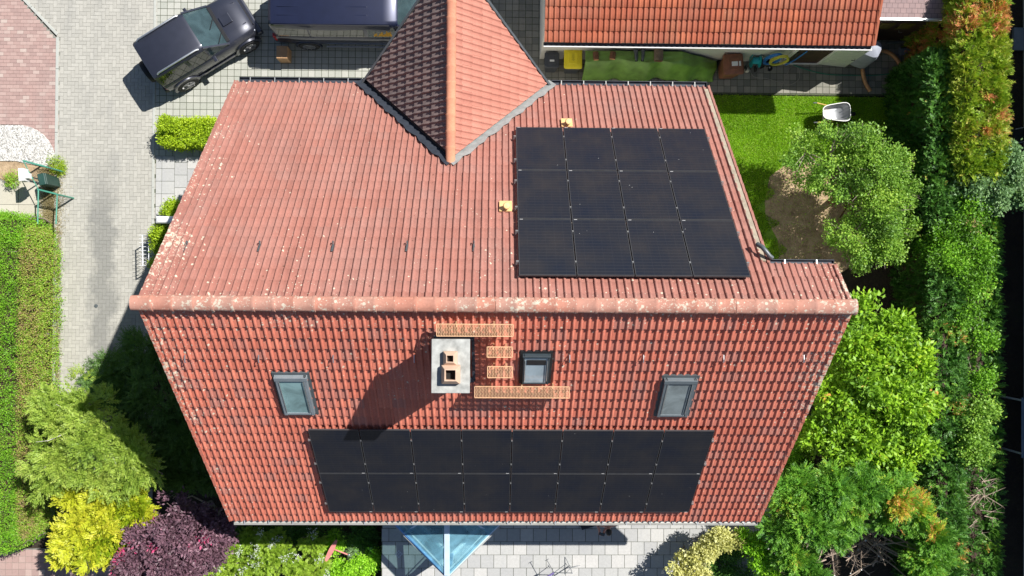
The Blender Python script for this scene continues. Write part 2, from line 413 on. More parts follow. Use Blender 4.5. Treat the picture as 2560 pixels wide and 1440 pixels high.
L_bright = leafmat('bright_leaf', [(0, (.12, .30, .01)), (.5, (.24, .48, .02)), (1, (.34, .55, .06))])
L_apple = leafmat('apple_leaf', [(0, (.05, .12, .02)), (.4, (.12, .24, .03)), (.75, (.20, .35, .04)), (1, (.30, .41, .06))])
L_laurel = leafmat('laurel_leaf', [(0, (.06, .14, .012)), (.4, (.14, .28, .015)), (.8, (.25, .42, .02)), (.96, (.36, .42, .03)), (1, (.45, .22, .05))], .28, .5)
L_thuja = leafmat('thuja_leaf', [(0, (.016, .060, .010)), (.4, (.045, .125, .018)), (.7, (.08, .185, .025)), (.88, (.16, .28, .03)), (1, (.45, .17, .06))], .2, .5, 1.75)
L_thujay = leafmat('yellowing_thuja_leaf', [(0, (.08, .17, .015)), (.4, (.17, .28, .02)), (.7, (.28, .34, .03)), (.86, (.36, .30, .07)), (1, (.50, .19, .08))])
L_ley = leafmat('cypress_leaf', [(0, (.035, .12, .015)), (.4, (.10, .25, .025)), (.7, (.17, .33, .03)), (.88, (.34, .38, .03)), (1, (.50, .22, .06))])
L_sage = leafmat('grey_green_leaf', [(0, (.06, .13, .05)), (.5, (.14, .25, .10)), (1, (.27, .38, .19))])
L_varieg = leafmat('variegated_leaf', [(0, (.22, .24, .05)), (.5, (.45, .44, .15)), (1, (.60, .58, .30))])
L_grass = leafmat('grass_blade', [(0, (.13, .25, .01)), (.5, (.24, .42, .015)), (.9, (.34, .50, .04)), (1, (.42, .44, .18))], .35)
L_straw = leafmat('dry_grass', [(0, (.40, .36, .18)), (1, (.58, .48, .28))], gain=1)

# ------------------------------------------------------------------ leaf-mesh machinery
def nrm(a): return a/np.maximum(np.linalg.norm(a, axis=1, keepdims=True), 1e-9)
def leafmesh(name, c, d, s, L, W, tint, mat, parent, fold=.12):
    """one small folded leaf (quad) per row: base c, direction d, side s"""
    n = len(c); d = nrm(d); s = nrm(np.cross(np.cross(d, s), d)); up = np.cross(s, d)
    L = np.broadcast_to(L, (n,))[:, None]; W = np.broadcast_to(W, (n,))[:, None]
    v = np.empty((n, 4, 3), np.float32)
    v[:, 0] = c; v[:, 1] = c+d*L*.5+s*W*.5+up*W*fold; v[:, 2] = c+d*L; v[:, 3] = c+d*L*.5-s*W*.5+up*W*fold
    me = bpy.data.meshes.new(name); me.vertices.add(n*4); me.loops.add(n*4); me.polygons.add(n)
    me.vertices.foreach_set('co', v.ravel()); me.loops.foreach_set('vertex_index', np.arange(n*4, dtype=np.int32))
    me.polygons.foreach_set('loop_start', np.arange(0, n*4, 4, dtype=np.int32)); me.update(calc_edges=True)
    a = me.attributes.new('tint', 'FLOAT', 'POINT'); a.data.foreach_set('value', np.repeat(np.clip(tint, 0, 1), 4).astype(np.float32))
    me.materials.append(mat)
    return link(name, me, parent, True)
def clumps(cl, out, style, k, L, W, spread, tint, seed=0):
    """cl,out: clump centres and outward directions. returns leaf arrays"""
    n = len(cl); r = rng
    if style == 'frond':       # flat fan-like sprays
        a = nrm(out*np.array([1, 1, .55])+r.normal(0, .35, (n, 3)))
        sd = nrm(np.cross(a, r.normal(0, .45, (n, 3))+np.array([0, 0, 1.])))
        t = np.tile(np.linspace(0, 1, k), (n, 1)); sg = np.where(np.arange(k) % 2 == 0, 1., -1.)
        c = cl[:, None]+a[:, None]*(t*spread)[..., None]
        ang = (R(48)*(1-.55*t))*sg
        d = a[:, None]*np.cos(ang)[..., None]+sd[:, None]*np.sin(ang)[..., None]+r.normal(0, .12, (n, k, 3))
        nn = np.cross(a, sd); s = np.cross(d, nn[:, None]+r.normal(0, .25, (n, k, 3)))
        Ls = L*(1.15-.6*t)*r.uniform(.75, 1.25, (n, k))
    else:                      # leaves round a shoot
        c = cl[:, None]+r.normal(0, spread, (n, k, 3))
        d = out[:, None]+r.normal(0, .85, (n, k, 3))
        s = r.normal(0, 1, (n, k, 3))+np.cross(d, np.array([0, 0, 1.]))*1.1
        Ls = L*r.uniform(.65, 1.3, (n, k))
    tt = tint[:, None]+r.normal(0, .09, (n, k))
    f = lambda x: x.reshape(-1, 3)
    return f(c), f(d), f(s), Ls.ravel(), (Ls*W/L).ravel(), tt.ravel()
def lump(p, sc, ph):
    x, y, z = p.T*sc
    return (np.sin(x*1.7+ph)*np.cos(y*1.9-ph*1.3)+np.sin(y*2.7+z*1.3+ph*2)*.6+np.cos(x*3.1-z*2.2+ph)*.5)/2.1
def blobpts(blobs, n, depth=.28, lmp=.16, up=.15, inner=.15, bg=.20, dens=.6):
    """clump centres grouped into boughs over the outer part of a set of ellipsoids (cx,cy,cz,rx,ry,rz)"""
    B = np.array(blobs, float); ar = (B[:, 3]*B[:, 4]+B[:, 3]*B[:, 5]+B[:, 4]*B[:, 5]); pr = ar/ar.sum()
    nb = max(12, int(ar.sum()*4.2*dens/(bg*bg*5.0))); i = rng.choice(len(B), nb, p=pr); b = B[i]
    u = nrm(rng.normal(0, 1, (nb, 3))+np.array([0, 0, up*3])); f = 1-depth*rng.random(nb)
    f = f*(1+lmp*lump(u*b[:, 3:]+b[:, :3], 2.6, 1.3)); bc = b[:, :3]+u*b[:, 3:]*f[:, None]-u*bg*.6
    bo = nrm(u/b[:, 3:]); keep = np.ones(nb, bool)
    for j, q in enumerate(B):
        ins = (((bc-q[:3])/q[3:])**2).sum(1) < .42
        keep &= ~(ins & (i != j) & (rng.random(nb) < .85))
    bc, bo, bi = bc[keep], bo[keep], i[keep]; br = bg*rng.uniform(.55, 1.45, len(bc))
    k = rng.choice(len(bc), n, p=br**2/(br**2).sum()); v = nrm(rng.normal(0, 1, (n, 3))+bo[k]*.9)
    p = bc[k]+v*(br[k]*rng.uniform(.55, 1.1, n))[:, None]*np.array([1, 1, .8]); o = nrm(v+bo[k]*.7)
    inn = rng.random(n) < inner; q = B[bi[k]]; w_ = nrm(rng.normal(0, 1, (n, 3)))*rng.uniform(.2, .75, n)[:, None]
    p = np.where(inn[:, None], q[:, :3]+w_*q[:, 3:], p)
    m = p[:, 2] > .03
    return p[m], o[m]
def hedgepts(x0, x1, y0, y1, z1, n, lmp=.10, zmin=.0, rnd=.12):
    A = [(x1-x0)*(y1-y0)*1.3, (y1-y0)*z1, (y1-y0)*z1, (x1-x0)*z1, (x1-x0)*z1]; A = np.array(A)/sum(A)
    f = rng.choice(5, n, p=A); u = rng.random(n); v = rng.random(n)
    p = np.empty((n, 3)); o = np.zeros((n, 3))
    X = x0+(x1-x0)*u; Y = y0+(y1-y0)*u; Yv = y0+(y1-y0)*v; Z = zmin+(z1-zmin)*v
    for k, (a, b, c, oo) in enumerate(((X, Yv, np.full(n, z1), (0, 0, 1)), (np.full(n, x0), Y, Z, (-1, 0, .25)), (np.full(n, x1), Y, Z, (1, 0, .25)), (X, np.full(n, y0), Z, (0, -1, .25)), (X, np.full(n, y1), Z, (0, 1, .25)))):
        m = f == k; p[m] = np.stack([a, b, c], 1)[m]; o[m] = oo
    o = nrm(o)
    p -= o*(rng.random(n)**1.5*.22)[:, None]
    p += o*(lmp*lump(p, 2.2, .7))[:, None]
    c = np.array([(x0+x1)/2, (y0+y1)/2, z1/2]); h = np.array([(x1-x0)/2, (y1-y0)/2, z1/2])
    q = (p-c)/h; e = np.maximum(np.abs(q[:, 0]), 0)**6+np.abs(q[:, 1])**6+np.maximum(q[:, 2], 0)**6
    p = c+(p-c)*(1/np.maximum(e**(1/6), 1))[:, None]**rnd
    p[:, :3] += rng.normal(0, .03, (n, 3))
    return p, o
def tintof(p, base=.45, amp=.22, sc=1.3, ph=0., jit=.12):
    return base+amp*lump(p, sc, ph)+rng.normal(0, jit, len(p))
def patches(p, t, lst, val, soft=.1):
    for (x, y, r) in lst:
        d = np.hypot(p[:, 0]-x, p[:, 1]-y); m = d < r*rng.uniform(.5, 1.1, len(p))
        t[m] = val+rng.normal(0, soft, m.sum())
    return t
def limbs(mb, base, tips, r0, seed=1, bend=.25, n=5):
    rr = random.Random(seed); base = Vector(base)
    for t in tips:
        t = Vector(t); d = t-base; pts = [base]; 
        for i in range(1, n+1):
            f = i/n; j = Vector((rr.uniform(-1, 1), rr.uniform(-1, 1), rr.uniform(-.4, .6)))*bend*d.length*.25*(1 if i < n else 0)
            pts.append(base+d*f+j)
        mb.tube(pts, [max(.004, r0*(1-.85*i/n)) for i in range(n+1)], 6)

# ------------------------------------------------------------------ setting: ground, paving, lawn
def inpoly(x, y, poly):
    c = False; j = len(poly)-1
    for i in range(len(poly)):
        xi, yi = poly[i][:2]; xj, yj = poly[j][:2]
        if (yi > y) != (yj > y) and x < (xj-xi)*(y-yi)/(yj-yi)+xi: c = not c
        j = i
    return c
def PP(l, z=0): return [tuple(G(x, y, z))[:2] for x, y in l]
def stones(name, mat, rects, poly, z, joint, excl=(), jit=.0012, clip=None):
    """rects: list of (x,y,w,h) stones; kept where their centre is inside poly"""
    v = []; f = []; t = []
    for (x, y, w_, h_) in rects:
        if clip:
            a_, b_ = max(x, clip[0]), min(x+w_, clip[1])
            if b_-a_ < .03: continue
            x, w_ = a_, b_-a_
        cx, cy = x+w_/2, y+h_/2
        if not inpoly(cx, cy, poly) or any(inpoly(cx, cy, e) for e in excl): continue
        k = len(v); zz = z+random.uniform(-jit, jit); g = joint/2; tv = random.random()
        tx, ty = random.uniform(-jit, jit), random.uniform(-jit, jit)
        v += [(x+g, y+g, zz-tx-ty), (x+w_-g, y+g, zz+tx-ty), (x+w_-g, y+h_-g, zz+tx+ty), (x+g, y+h_-g, zz-tx+ty)]
        v += [(a, b, z-.02) for a, b in ((x+g, y+g), (x+w_-g, y+g), (x+w_-g, y+h_-g), (x+g, y+h_-g))]
        f += [(k, k+1, k+2, k+3)]+[(k+i, k+4+i, k+4+(i+1) % 4, k+(i+1) % 4) for i in range(4)]; t += [tv]*8
    me = bpy.data.meshes.new(name); me.from_pydata(v, [], f); me.materials.append(mat)
    me.attributes.new('tint', 'FLOAT', 'POINT').data.foreach_set('value', t)
    return link(name, me)
def sheet(name, poly, z, mat, thick=.05):
    return MB().prism([p[:2] for p in poly], z-thick, z).build(name, mat)
def herring(x0, x1, y0, y1, a):
    out = []; nx = int((x1-x0)/a)+2; ny = int((y1-y0)/a)+2
    for i in range(-1, nx):
        for j in range(-1, ny):
            k = (i-j) % 4
            if k == 0: out.append((x0+i*a, y0+j*a, 2*a, a))
            elif k == 3: out.append((x0+i*a, y0+j*a, a, 2*a))
    return out
def grid(x0, x1, y0, y1, a, b=None, off=0.0):
    b = b or a; out = []; j = 0; y = y0
    while y < y1:
        x = x0+(off*a if j % 2 else 0)-a
        while x < x1: out.append((x, y, a, b)); x += a
        y += b; j += 1
    return out
tag(sheet('ground', [(-150, -150), (150, -150), (150, 150), (-150, 150)], -.06, M_soil, .3), kind='structure')
drive_poly = [(-15.6, 9.95), (-13.95, 8.2), (-13.95, -6.4), (-10.82, -6.4), (-10.82, 13), (-15.6, 13)]
tag(sheet('driveway_joints', drive_poly, -.010, M_joint), kind='structure')
tag(stones('driveway', M_pv1, herring(-15.6, -10.8, -6.6, 13, .117), drive_poly, 0, .007), kind='structure')
red_poly = [(-19, 13.4), (-15.6, 9.85), (-13.95, 8.1), (-13.95, 4.3), (-14.3, 4.3), (-15.1, 5.36), (-19, 5.36)]
tag(sheet('red_pavement_joints', red_poly, -.012, M_joint), kind='structure')
tag(stones('red_pavement', M_pv2, grid(-19, -13.8, 4.2, 13.5, .205, .115, .5), red_poly, 0, .007), kind='structure')
kb = MB()
def kerbline(mb, a, b, wd, z, L=1.0):
    a = Vector((*a, 0)); b = Vector((*b, 0)); n = max(1, round((b-a).length/L)); d = (b-a)/n
    for i in range(n): mb.beam(a+d*i+d.normalized()*.004+Vector((0, 0, z-.06)), a+d*(i+1)-d.normalized()*.004+Vector((0, 0, z-.06)), wd, .12)
kerbline(kb, (-13.93, -7), (-13.93, 8.14), .09, .022); kerbline(kb, (-13.93, 8.22), (-15.6, 9.95), .09, .022)
kerbline(kb, (-10.88, -.6), (-10.88, 9.4), .08, .018)
tag(kb.build('kerb', M_kerb, bevel=.008), kind='structure')
court_poly = [(-10.90, 13), (-10.90, 4.45), (-6, 4.45), (-6, 5), (-.6, 5), (-.6, 13)]
tag(sheet('courtyard_joints', court_poly, -.010, M_jointd), kind='structure')
tag(stones('courtyard_paving', M_pv3, grid(-10.92, 0, 4.4, 13, .213), court_poly, 0, .016), kind='structure')
yard_poly = [(-.6, 13), (-.6, 5), (5.5, 5), (5.5, 6.55), (13.2, 6.55), (13.2, 13)]
tag(sheet('yard_joints', yard_poly, -.011, M_jointd), kind='structure')
tag(stones('yard_paving', M_pv5, grid(-.6, 13.2, 4.9, 13, .213), yard_poly, 0, .016), kind='structure')
lane_poly = [(-10.85, 4.44), (-10.85, 2.4), (-6.8, 2.4), (-6.8, 4.44)]
tag(sheet('entrance_slab_joints', lane_poly, -.008, M_jointd), kind='structure')
tag(stones('entrance_slabs', M_pv4, [(-10.8, 2.4+i*.4, .19, .4) for i in range(6)]+[(x-10.61+(0), 2.4+j*.4+(.2 if i % 2 else 0), .4, .4) for i, x in enumerate([k*.4 for k in range(9)]) for j in range(-1, 6)], lane_poly, .004, .012), kind='structure')
conc_poly = [(-19, 3.62), (-14.75, 3.62), (-14.0, 3.3), (-14.0, 1.8), (-19, 1.8)]
tag(sheet('bed_soil', [(-19, 4.3), (-13.97, 4.3), (-13.97, 3.2), (-19, 3.2)], -.022, M_dry), kind='structure')
tag(sheet('concrete_strip_joints', conc_poly, -.02, M_joint), kind='structure')
tag(stones('concrete_strip', M_conc2, grid(-19, -13.9, 1.5, 2.95, 1.3, .66)+grid(-19, -13.9, 2.88, 3.3, 1.3, .7), conc_poly, 0.0, .012), kind='structure')
# white gravel bed, rounded corner
gp = [(-19, 5.33), (-15.1, 5.33)]+[(-15.1+1.15*math.sin(a), 4.18+1.15*math.cos(a)) for a in np.linspace(.1, 1.57, 8)]+[(-14.3, 4.02), (-15.2, 4.20), (-19, 4.20)]
mb = MB(); mb.prism(gp, -.03, .012)
st = np.array([(random.uniform(-19, -14.02), random.uniform(4.0, 5.35)) for _ in range(38000)])
for x, y in st:
    if inpoly(x, y, gp):
        r = random.uniform(.010, .022); h = random.uniform(.006, .02); a = random.random()*3.1; ca, sa = math.cos(a)*r, math.sin(a)*r*.7
        mb.add([(x+ca, y+sa, .012), (x-sa, y+ca*.8, .013), (x-ca, y-sa, .012), (x+sa, y-ca*.8, .012), (x, y, .014+h)], [(0, 1, 4), (1, 2, 4), (2, 3, 4), (3, 0, 4)])
tag(mb.build('white_gravel', M_gravel), 'bright white gravel filling the rounded bed', kind='stuff')
# bottom-left garden path
path_poly = [(-17, -8.05), (-13.9, -8.0), (-12.9, -7.55), (-11.2, -7.9), (-10.8, -10.5), (-17, -10.5)]
tag(sheet('garden_path_joints', path_poly, -.012, M_joint), kind='structure')
tag(stones('garden_path', M_pv2, grid(-17, -10.8, -10.5, -7.5, .205, .205), path_poly, 0, .010), kind='structure')
# raised terrace on the south side
TZ = 1.2
terr = [(-3.42, -5.0), (8.6, -5.0), (8.6, -11), (-3.42, -11)]
mb = MB(); mb.prism(terr, -.06, TZ-.012); tag(mb.build('terrace_base', M_jointd), kind='structure')
tag(stones('terrace', M_pv4, grid(-3.4, 8.6, -11.02, -5, .398, .398, .5), terr, TZ, .014, clip=(-3.42, 8.6)), kind='structure')
mb = MB()
for i in range(3):
    for j in range(3): mb.box((G(997, 1385, TZ).x+(i-j)*.045, G(997, 1385, TZ).y+(i+j-2)*.045, TZ+.004), (.045, .045, .01), Matrix.Rotation(.78, 3, 'Z'))
tag(mb.build('floor_drain', M_alu), 'small diamond shaped metal drain grid set in the terrace slabs', 'drain')
# lawn and bare soil
lawn_poly = [(5.2, 6.53), (12.9, 6.50), (13.0, 4.0), (12.2, 2.0), (10.5, 2.0), (10.2, .4), (5.2, .4)]
tag(sheet('lawn_base', lawn_poly, -.02, M_turf), kind='structure')
soilp = PP([(1912, 505), (1925, 440), (1960, 415), (2010, 400), (2110, 430), (2180, 500), (2190, 620), (2080, 700), (1950, 690), (1945, 600), (1915, 545)])
tag(sheet('bare_soil', soilp, -.012, M_dry), kind='structure')
n = 230000; p = np.stack([rng.uniform(5.2, 13, n), rng.uniform(.3, 6.6, n), np.full(n, -.02)], 1)
k = np.array([inpoly(a, b, lawn_poly) and not (inpoly(a+.25*math.sin(b*7), b+.2*math.sin(a*6), soilp) and random.random() < .93) for a, b, _ in p]); p = p[k]; n = len(p)
tt = .45+.2*lump(p, 1.5, .4)+rng.normal(0, .16, n); tt = np.where(rng.random(n) < .02, 1, tt)
gr = leafmesh('lawn_grass', p, rng.normal(0, .55, (n, 3))*[1, 1, 0]+[0, 0, 1.], rng.normal(0, 1, (n, 3)), rng.uniform(.035, .085, n), .016, tt, L_grass, None)
tag(gr, 'short bright green lawn beside the house', kind='stuff')
# weeds and dry grass along the kerbs
n = 9000; a = rng.random(n); p = np.stack([-13.98+rng.normal(0, .16, n)-.1, 4.0-2.1*a, np.zeros(n)], 1)
p2 = np.stack([-13.80+rng.normal(0, .04, 3500), rng.uniform(-6, 2, 3500), np.zeros(3500)], 1); p = np.vstack([p, p2]); n = len(p)
o = leafmesh('kerb_weeds', p, rng.normal(0, .9, (n, 3))+[0, 0, .7], rng.normal(0, 1, (n, 3)), rng.uniform(.04, .13, n), .012, rng.random(n), L_straw, None)
tag(o, 'dry straw coloured grass along the kerb of the driveway', kind='stuff')

# ------------------------------------------------------------------ tiled roofs as real relief
def tiles(name, mats, O, U, D, Nn, nu, nd, wu, course, parent, keep=None, h=.026, amp=.018, u0=0, cut=None, roll=.5):
    """O: upper corner; U along the eave, D down the slope, Nn outward. One tile = two rolls."""
    O, U, D, Nn = [np.array(v, float) for v in (O, U, D, Nn)]
    un = wu/2; pr = [(0, 0), (.50, 0), (.56, .25), (.62, .70), (.70, .95), (.77, 1), (.85, .93), (.92, .66), (.98, .2)]
    s = [((a+b)*un, z*h) for b in (0, 1) for a, z in pr]+[(wu, 0)]
    s = np.array(s); m = len(s)
    rows = [(-.03, -.004), (course*.5, amp*.5), (course-.006, amp), (course, amp-.004), (course, -.012)]
    T = np.array([[(a, b, z*(1.12 if b > course*.4 else .96)+zz) for a, z in s] for b, zz in rows])      # rows x m x 3
    F = [(r*m+i, (r+1)*m+i, (r+1)*m+i+1, r*m+i+1) for r in range(len(rows)-1) for i in range(m-1)]
    vs = []; fs = []; tn = []; k = 0; nv = T.shape[0]*m
    F = np.array(F)
    for j in range(nd):
        for i in range(nu):
            uc, dc = (i+.5)*wu, (j+.5)*course
            if keep and not keep(O+U*uc+D*dc, uc, dc): continue
            q = T.reshape(-1, 3).copy(); q[:, 0] += i*wu+random.gauss(0, .0015); q[:, 1] += j*course+random.gauss(0, .003); q[:, 2] += random.gauss(0, .0015)
            q[:, 2] += (q[:, 0]-i*wu-wu/2)*random.gauss(0, .008)
            vs.append(O+q[:, :1]*U+q[:, 1:2]*D+q[:, 2:3]*Nn); fs.append(F+k*nv); k += 1
            tn += [random.random()]*nv
    v = np.vstack(vs); f = np.vstack(fs)
    me = bpy.data.meshes.new(name); me.from_pydata(v.tolist(), [], f.tolist()); me.materials.append(mats)
    me.attributes.new('tint', 'FLOAT', 'POINT').data.foreach_set('value', tn)
    if cut:
        bm = bmesh.new(); bm.from_mesh(me)
        for co, no in cut: bmesh.ops.bisect_plane(bm, geom=bm.verts[:]+bm.edges[:]+bm.faces[:], dist=1e-5, plane_co=co, plane_no=no, clear_outer=True)
        bm.to_mesh(me); bm.free()
    bm = bmesh.new(); bm.from_mesh(me)
    if bm.faces and sum(f.normal.dot(Vector(Nn)) for f in list(bm.faces)[:200]) < 0: bmesh.ops.reverse_faces(bm, faces=bm.faces)
    bm.to_mesh(me); bm.free()
    return link(name, me, parent, True, True)
def ridgecaps(name, mat, a, b, r, parent, L=.36, lift=.0, sag=.75):
    a = Vector(a); b = Vector(b); n = round((b-a).length/L); d = (b-a)/n; t = d.normalized()
    side = Vector((0, 0, 1)).cross(t).normalized(); up = t.cross(side)
    v = []; f = []; tn = []
    for i in range(n):
        tv = random.random(); p0 = a+d*i-t*.03; p1 = a+d*(i+1); jj = random.gauss(0, .007)
        prof = [(0, .94, 0), (0, 1.0, 0), (.84, 1.05, .004), (.86, 1.11, .008), (.99, 1.13, .010), (1.0, 1.0, -.01)]
        base = len(v)
        for (s, k, e) in prof:
            for q in range(13):
                an = math.pi*(-.08+1.16*q/12)
                v.append(tuple(p0+(p1-p0)*s+side*math.cos(an)*r*k*1.05+up*(math.sin(an)*r*k*sag+lift+jj)))
        for s in range(len(prof)-1):
            for q in range(12):
                x = base+s*13+q; f.append((x, x+1, x+14, x+13))
        f.append(tuple(base+q for q in range(13))); f.append(tuple(base+(len(prof)-1)*13+q for q in range(13))[::-1])
        tn += [tv]*(len(prof)*13)
    me = bpy.data.meshes.new(name); me.from_pydata(v, [], f); me.materials.append(mat)
    me.attributes.new('tint', 'FLOAT', 'POINT').data.foreach_set('value', tn)
    return link(name, me, parent, True, True)

# ------------------------------------------------------------------ the house
T = 1.028; RZ = 11.2; RY = -.150; CL = math.sqrt(1+T*T); CS = 1/CL; SN_ = T/CL
XL, XR, XM = -6.60, 6.68, 5.37
EN, ES = 5.40, -5.63                       # eaves
zN = lambda y: RZ-T*(y-RY); zS = lambda y: RZ-T*(RY-y)
house = thing('house', (0, 0, 0), 'large house with a steep red tiled roof, pointed entrance gable and glass bay', 'house')
# walls
wall = MB(); G0 = -.05
def gable(mb, x0, x1, ys, yn, off=.16):
    P = [(ys, G0), (yn, G0), (yn, zN(yn)-off), (RY, RZ-off), (ys, zS(ys)-off)]
    mb.loft([[(x0, y, z) for y, z in P], [(x1, y, z) for y, z in P]])
gable(wall, XL+.30, XM-.22, ES+.42, EN-.5)
gable(wall, XM-.218, XR-.30, ES+.42, .28)
cx = -1.04
wall.prism([(cx-2.1, 4.7), (cx+2.1, 4.7), (cx+2.1, 5.0), (cx, 7.1), (cx-2.1, 5.0)], G0, 5.1)
wall.build('wall', M_plaster, house, recalc=True)
# roof structure under the tiles
def slab(mb, pts, n, th):
    n = Vector(n).normalized(); pts = [Vector(p)-n*.028 for p in pts]; lo = [Vector(p)-n*th for p in pts]; hi = [Vector(p) for p in pts]
    k = len(pts); mb.add([*hi, *lo], [tuple(range(k)), tuple(range(k, 2*k))[::-1]]+[(i, i+k, (i+1) % k+k, (i+1) % k) for i in range(k)])
nN = Vector((0, T, 1)).normalized(); nS = Vector((0, -T, 1)).normalized()
dk = MB(); e = .03
slab(dk, [(XL+e, RY, RZ), (XM-e, RY, RZ), (XM-e, EN-.03, zN(EN-.03)), (XL+e, EN-.03, zN(EN-.03))], nN, .12)
slab(dk, [(XM-e+.002, RY, RZ), (XR-e, RY, RZ), (XR-e, .66, zN(.66)), (XM-e+.002, .66, zN(.66))], nN, .12)
slab(dk, [(XL+e, ES+.03, zS(ES+.03)), (XR-e, ES+.03, zS(ES+.03)), (XR-e, RY-.002, RZ), (XL+e, RY-.002, RZ)], nS, .12)
dk.build('roof_deck', M_deck, house)
TX, TY0, TZr, TYF = cx, 3.03, 7.99, 7.70        # entrance gable ridge: x, back y, height, front y
TH = 2.36; tE = TZr-TH*T
wu = .2948; co = .3205
def keepN(p, u, d):
    if p[1] > TY0+.1 and abs(p[0]-TX) < (p[1]-TY0)*1.0-.42: return False
    return True
nu = round((XM-XL)/wu); wN = (XM-XL)/nu
Ln = (EN-RY)*CL; ndN = round(Ln/co); cN = Ln/ndN
o = tiles('roof_slope', M_tileN, (XM, RY, RZ), (-1, 0, 0), (0, CS, -SN_), nN, nu, ndN, wN, cN, house, keepN, h=.040, amp=.005)
o['label'] = 'weathered pink north slope'
wS = (XR-XL)/round((XR-XL)/wu)
o = tiles('roof_slope', M_tileS, (XL, RY, RZ), (1, 0, 0), (0, -CS, -SN_), nS, round((XR-XL)/wu), round((RY-ES)*CL/co), wS, (RY-ES)*CL/round((RY-ES)*CL/co), house, h=.031, amp=.029)
o['label'] = 'red south slope speckled with lichen'
wE = (XR-XM)/4.5
o = tiles('roof_slope', M_tileN, (XR, RY, RZ), (-1, 0, 0), (0, CS, -SN_), nN, 5, 3, (XR-XM)/5, .40, house)
o['label'] = 'short strip of slope beside the terrace recess'
# entrance gable: two slopes cut to a point
dkT = MB()
for s in (-1, 1):
    n = Vector((s*T, 0, 1)).normalized()
    P = [(TX, TY0-.05, TZr-.02), (TX, TYF, TZr-.02), (TX+s*TH, TYF-TH, tE-.02), (TX+s*TH, TY0+TH, tE-.02)]
    if s > 0: P = P[::-1]
    slab(dkT, [Vector(p) for p in P[::-1]], n, .09)
dkT.build('gable_deck', M_deck, house, recalc=True)
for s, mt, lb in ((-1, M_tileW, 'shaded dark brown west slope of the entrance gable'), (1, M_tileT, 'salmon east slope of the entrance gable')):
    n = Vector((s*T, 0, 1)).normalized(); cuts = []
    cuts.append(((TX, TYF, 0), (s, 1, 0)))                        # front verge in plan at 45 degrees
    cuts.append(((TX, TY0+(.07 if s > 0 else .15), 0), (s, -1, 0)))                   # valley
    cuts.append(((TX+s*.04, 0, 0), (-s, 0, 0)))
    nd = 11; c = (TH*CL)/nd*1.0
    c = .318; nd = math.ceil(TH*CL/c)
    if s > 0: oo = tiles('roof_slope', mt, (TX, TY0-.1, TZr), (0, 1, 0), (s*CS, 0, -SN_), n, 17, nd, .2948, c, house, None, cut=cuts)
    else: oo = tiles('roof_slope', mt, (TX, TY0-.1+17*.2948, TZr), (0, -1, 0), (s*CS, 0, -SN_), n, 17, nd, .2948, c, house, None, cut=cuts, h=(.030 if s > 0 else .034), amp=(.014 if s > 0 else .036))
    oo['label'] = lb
ridgecaps('ridge_cap', M_ridge, (XL-.10, RY, RZ+.02), (XR+.08, RY, RZ+.02), .133, house, .375)
ridgecaps('ridge_cap', M_ridgeT, (TX, TY0-.02, TZr+.0), (TX, TYF+.05, TZr+.0), .10, house, .36)
# valleys
for s, mt, lb in ((-1, M_zincd, 'lead valley toned dark with shade'), (1, M_leadl, 'pale lead valley')):  # the west valley's shade is put into its darker metal
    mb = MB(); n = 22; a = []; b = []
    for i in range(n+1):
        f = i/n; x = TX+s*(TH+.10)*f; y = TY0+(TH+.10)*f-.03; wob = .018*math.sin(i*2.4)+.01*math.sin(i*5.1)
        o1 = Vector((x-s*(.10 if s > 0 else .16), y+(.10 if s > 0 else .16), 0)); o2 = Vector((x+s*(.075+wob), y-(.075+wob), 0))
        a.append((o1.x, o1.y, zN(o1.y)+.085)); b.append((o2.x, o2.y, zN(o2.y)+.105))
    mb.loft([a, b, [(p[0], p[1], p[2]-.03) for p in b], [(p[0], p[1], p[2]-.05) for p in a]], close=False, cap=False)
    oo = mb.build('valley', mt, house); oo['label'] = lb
# verge tiles (turned-down edge) and mortar
def verge(x, y0, y1, zf, s, mt, wdt=.075):
    mb = MB(); n = round(abs(y1-y0)*CL/co)
    for i in range(n):
        ya = y0+(y1-y0)*i/n; yb = y0+(y1-y0)*(i+1.04)/n
        mb.beam((x, ya, zf(ya)+.020), (x, yb, zf(yb)+.050), wdt, .05); mb.beam((x+s*wdt*.42, ya, zf(ya)-.05), (x+s*wdt*.42, yb, zf(yb)-.02), .02, .13)
    me = mb.build('verge', mt, house, bevel=.008); return me
verge(XL-.01, RY+.02, EN, zN, -1, M_tileN); verge(XL-.01, RY-.02, ES, zS, -1, M_tileS)
verge(XM+.02, .7, EN, zN, 1, M_tileN, .06); verge(XR+.01, RY+.02, .66, zN, 1, M_tileN); verge(XR+.01, RY-.02, ES, zS, 1, M_tileS)
mb = MB(); mb.beam((XM-.075, .74, zN(.74)+.045), (XM-.075, EN-.1, zN(EN-.1)+.045), .095, .03); mb.build('mortar_fillet', M_mortar, house)
# gutters
def gutter(x0, x1, y, z, s, mt, pitch, mtb, r=.068, nbr=None):
    mb = MB(); prof = []
    for k in range(9):
        a = math.pi*k/8; prof.append((math.cos(a)*r*s, -math.sin(a)*r))
    rings = [[(x, y+p, z+q) for p, q in prof]+[(x, y+p*.9, z+q*.9) for p, q in prof[::-1]] for x in (x0, x1)]
    mb.loft(rings); mb.tube([(x0, y+s*r, z+.004), (x1, y+s*r, z+.004)], .010, 6)
    for x in (x0, x1):
        mb.loft([[(x+d, y+p, z+q) for p, q in prof] for d in (-.003, .003)])
    g = mb.build('gutter', mt, house, smooth=True, recalc=True)
    n = max(2, round((x1-x0)/pitch))
    for i in range(n):
        x = x0+(x1-x0)*(i+.45)/n
        b = MB(); b.beam((x, y-s*r*1.6, z+.035), (x, y+s*r, z+.012), .022, .006); b.beam((x, y+s*r, z+.012), (x, y+s*(r+.012), z-.03), .022, .006)
        b.build('bracket', mtb, g)
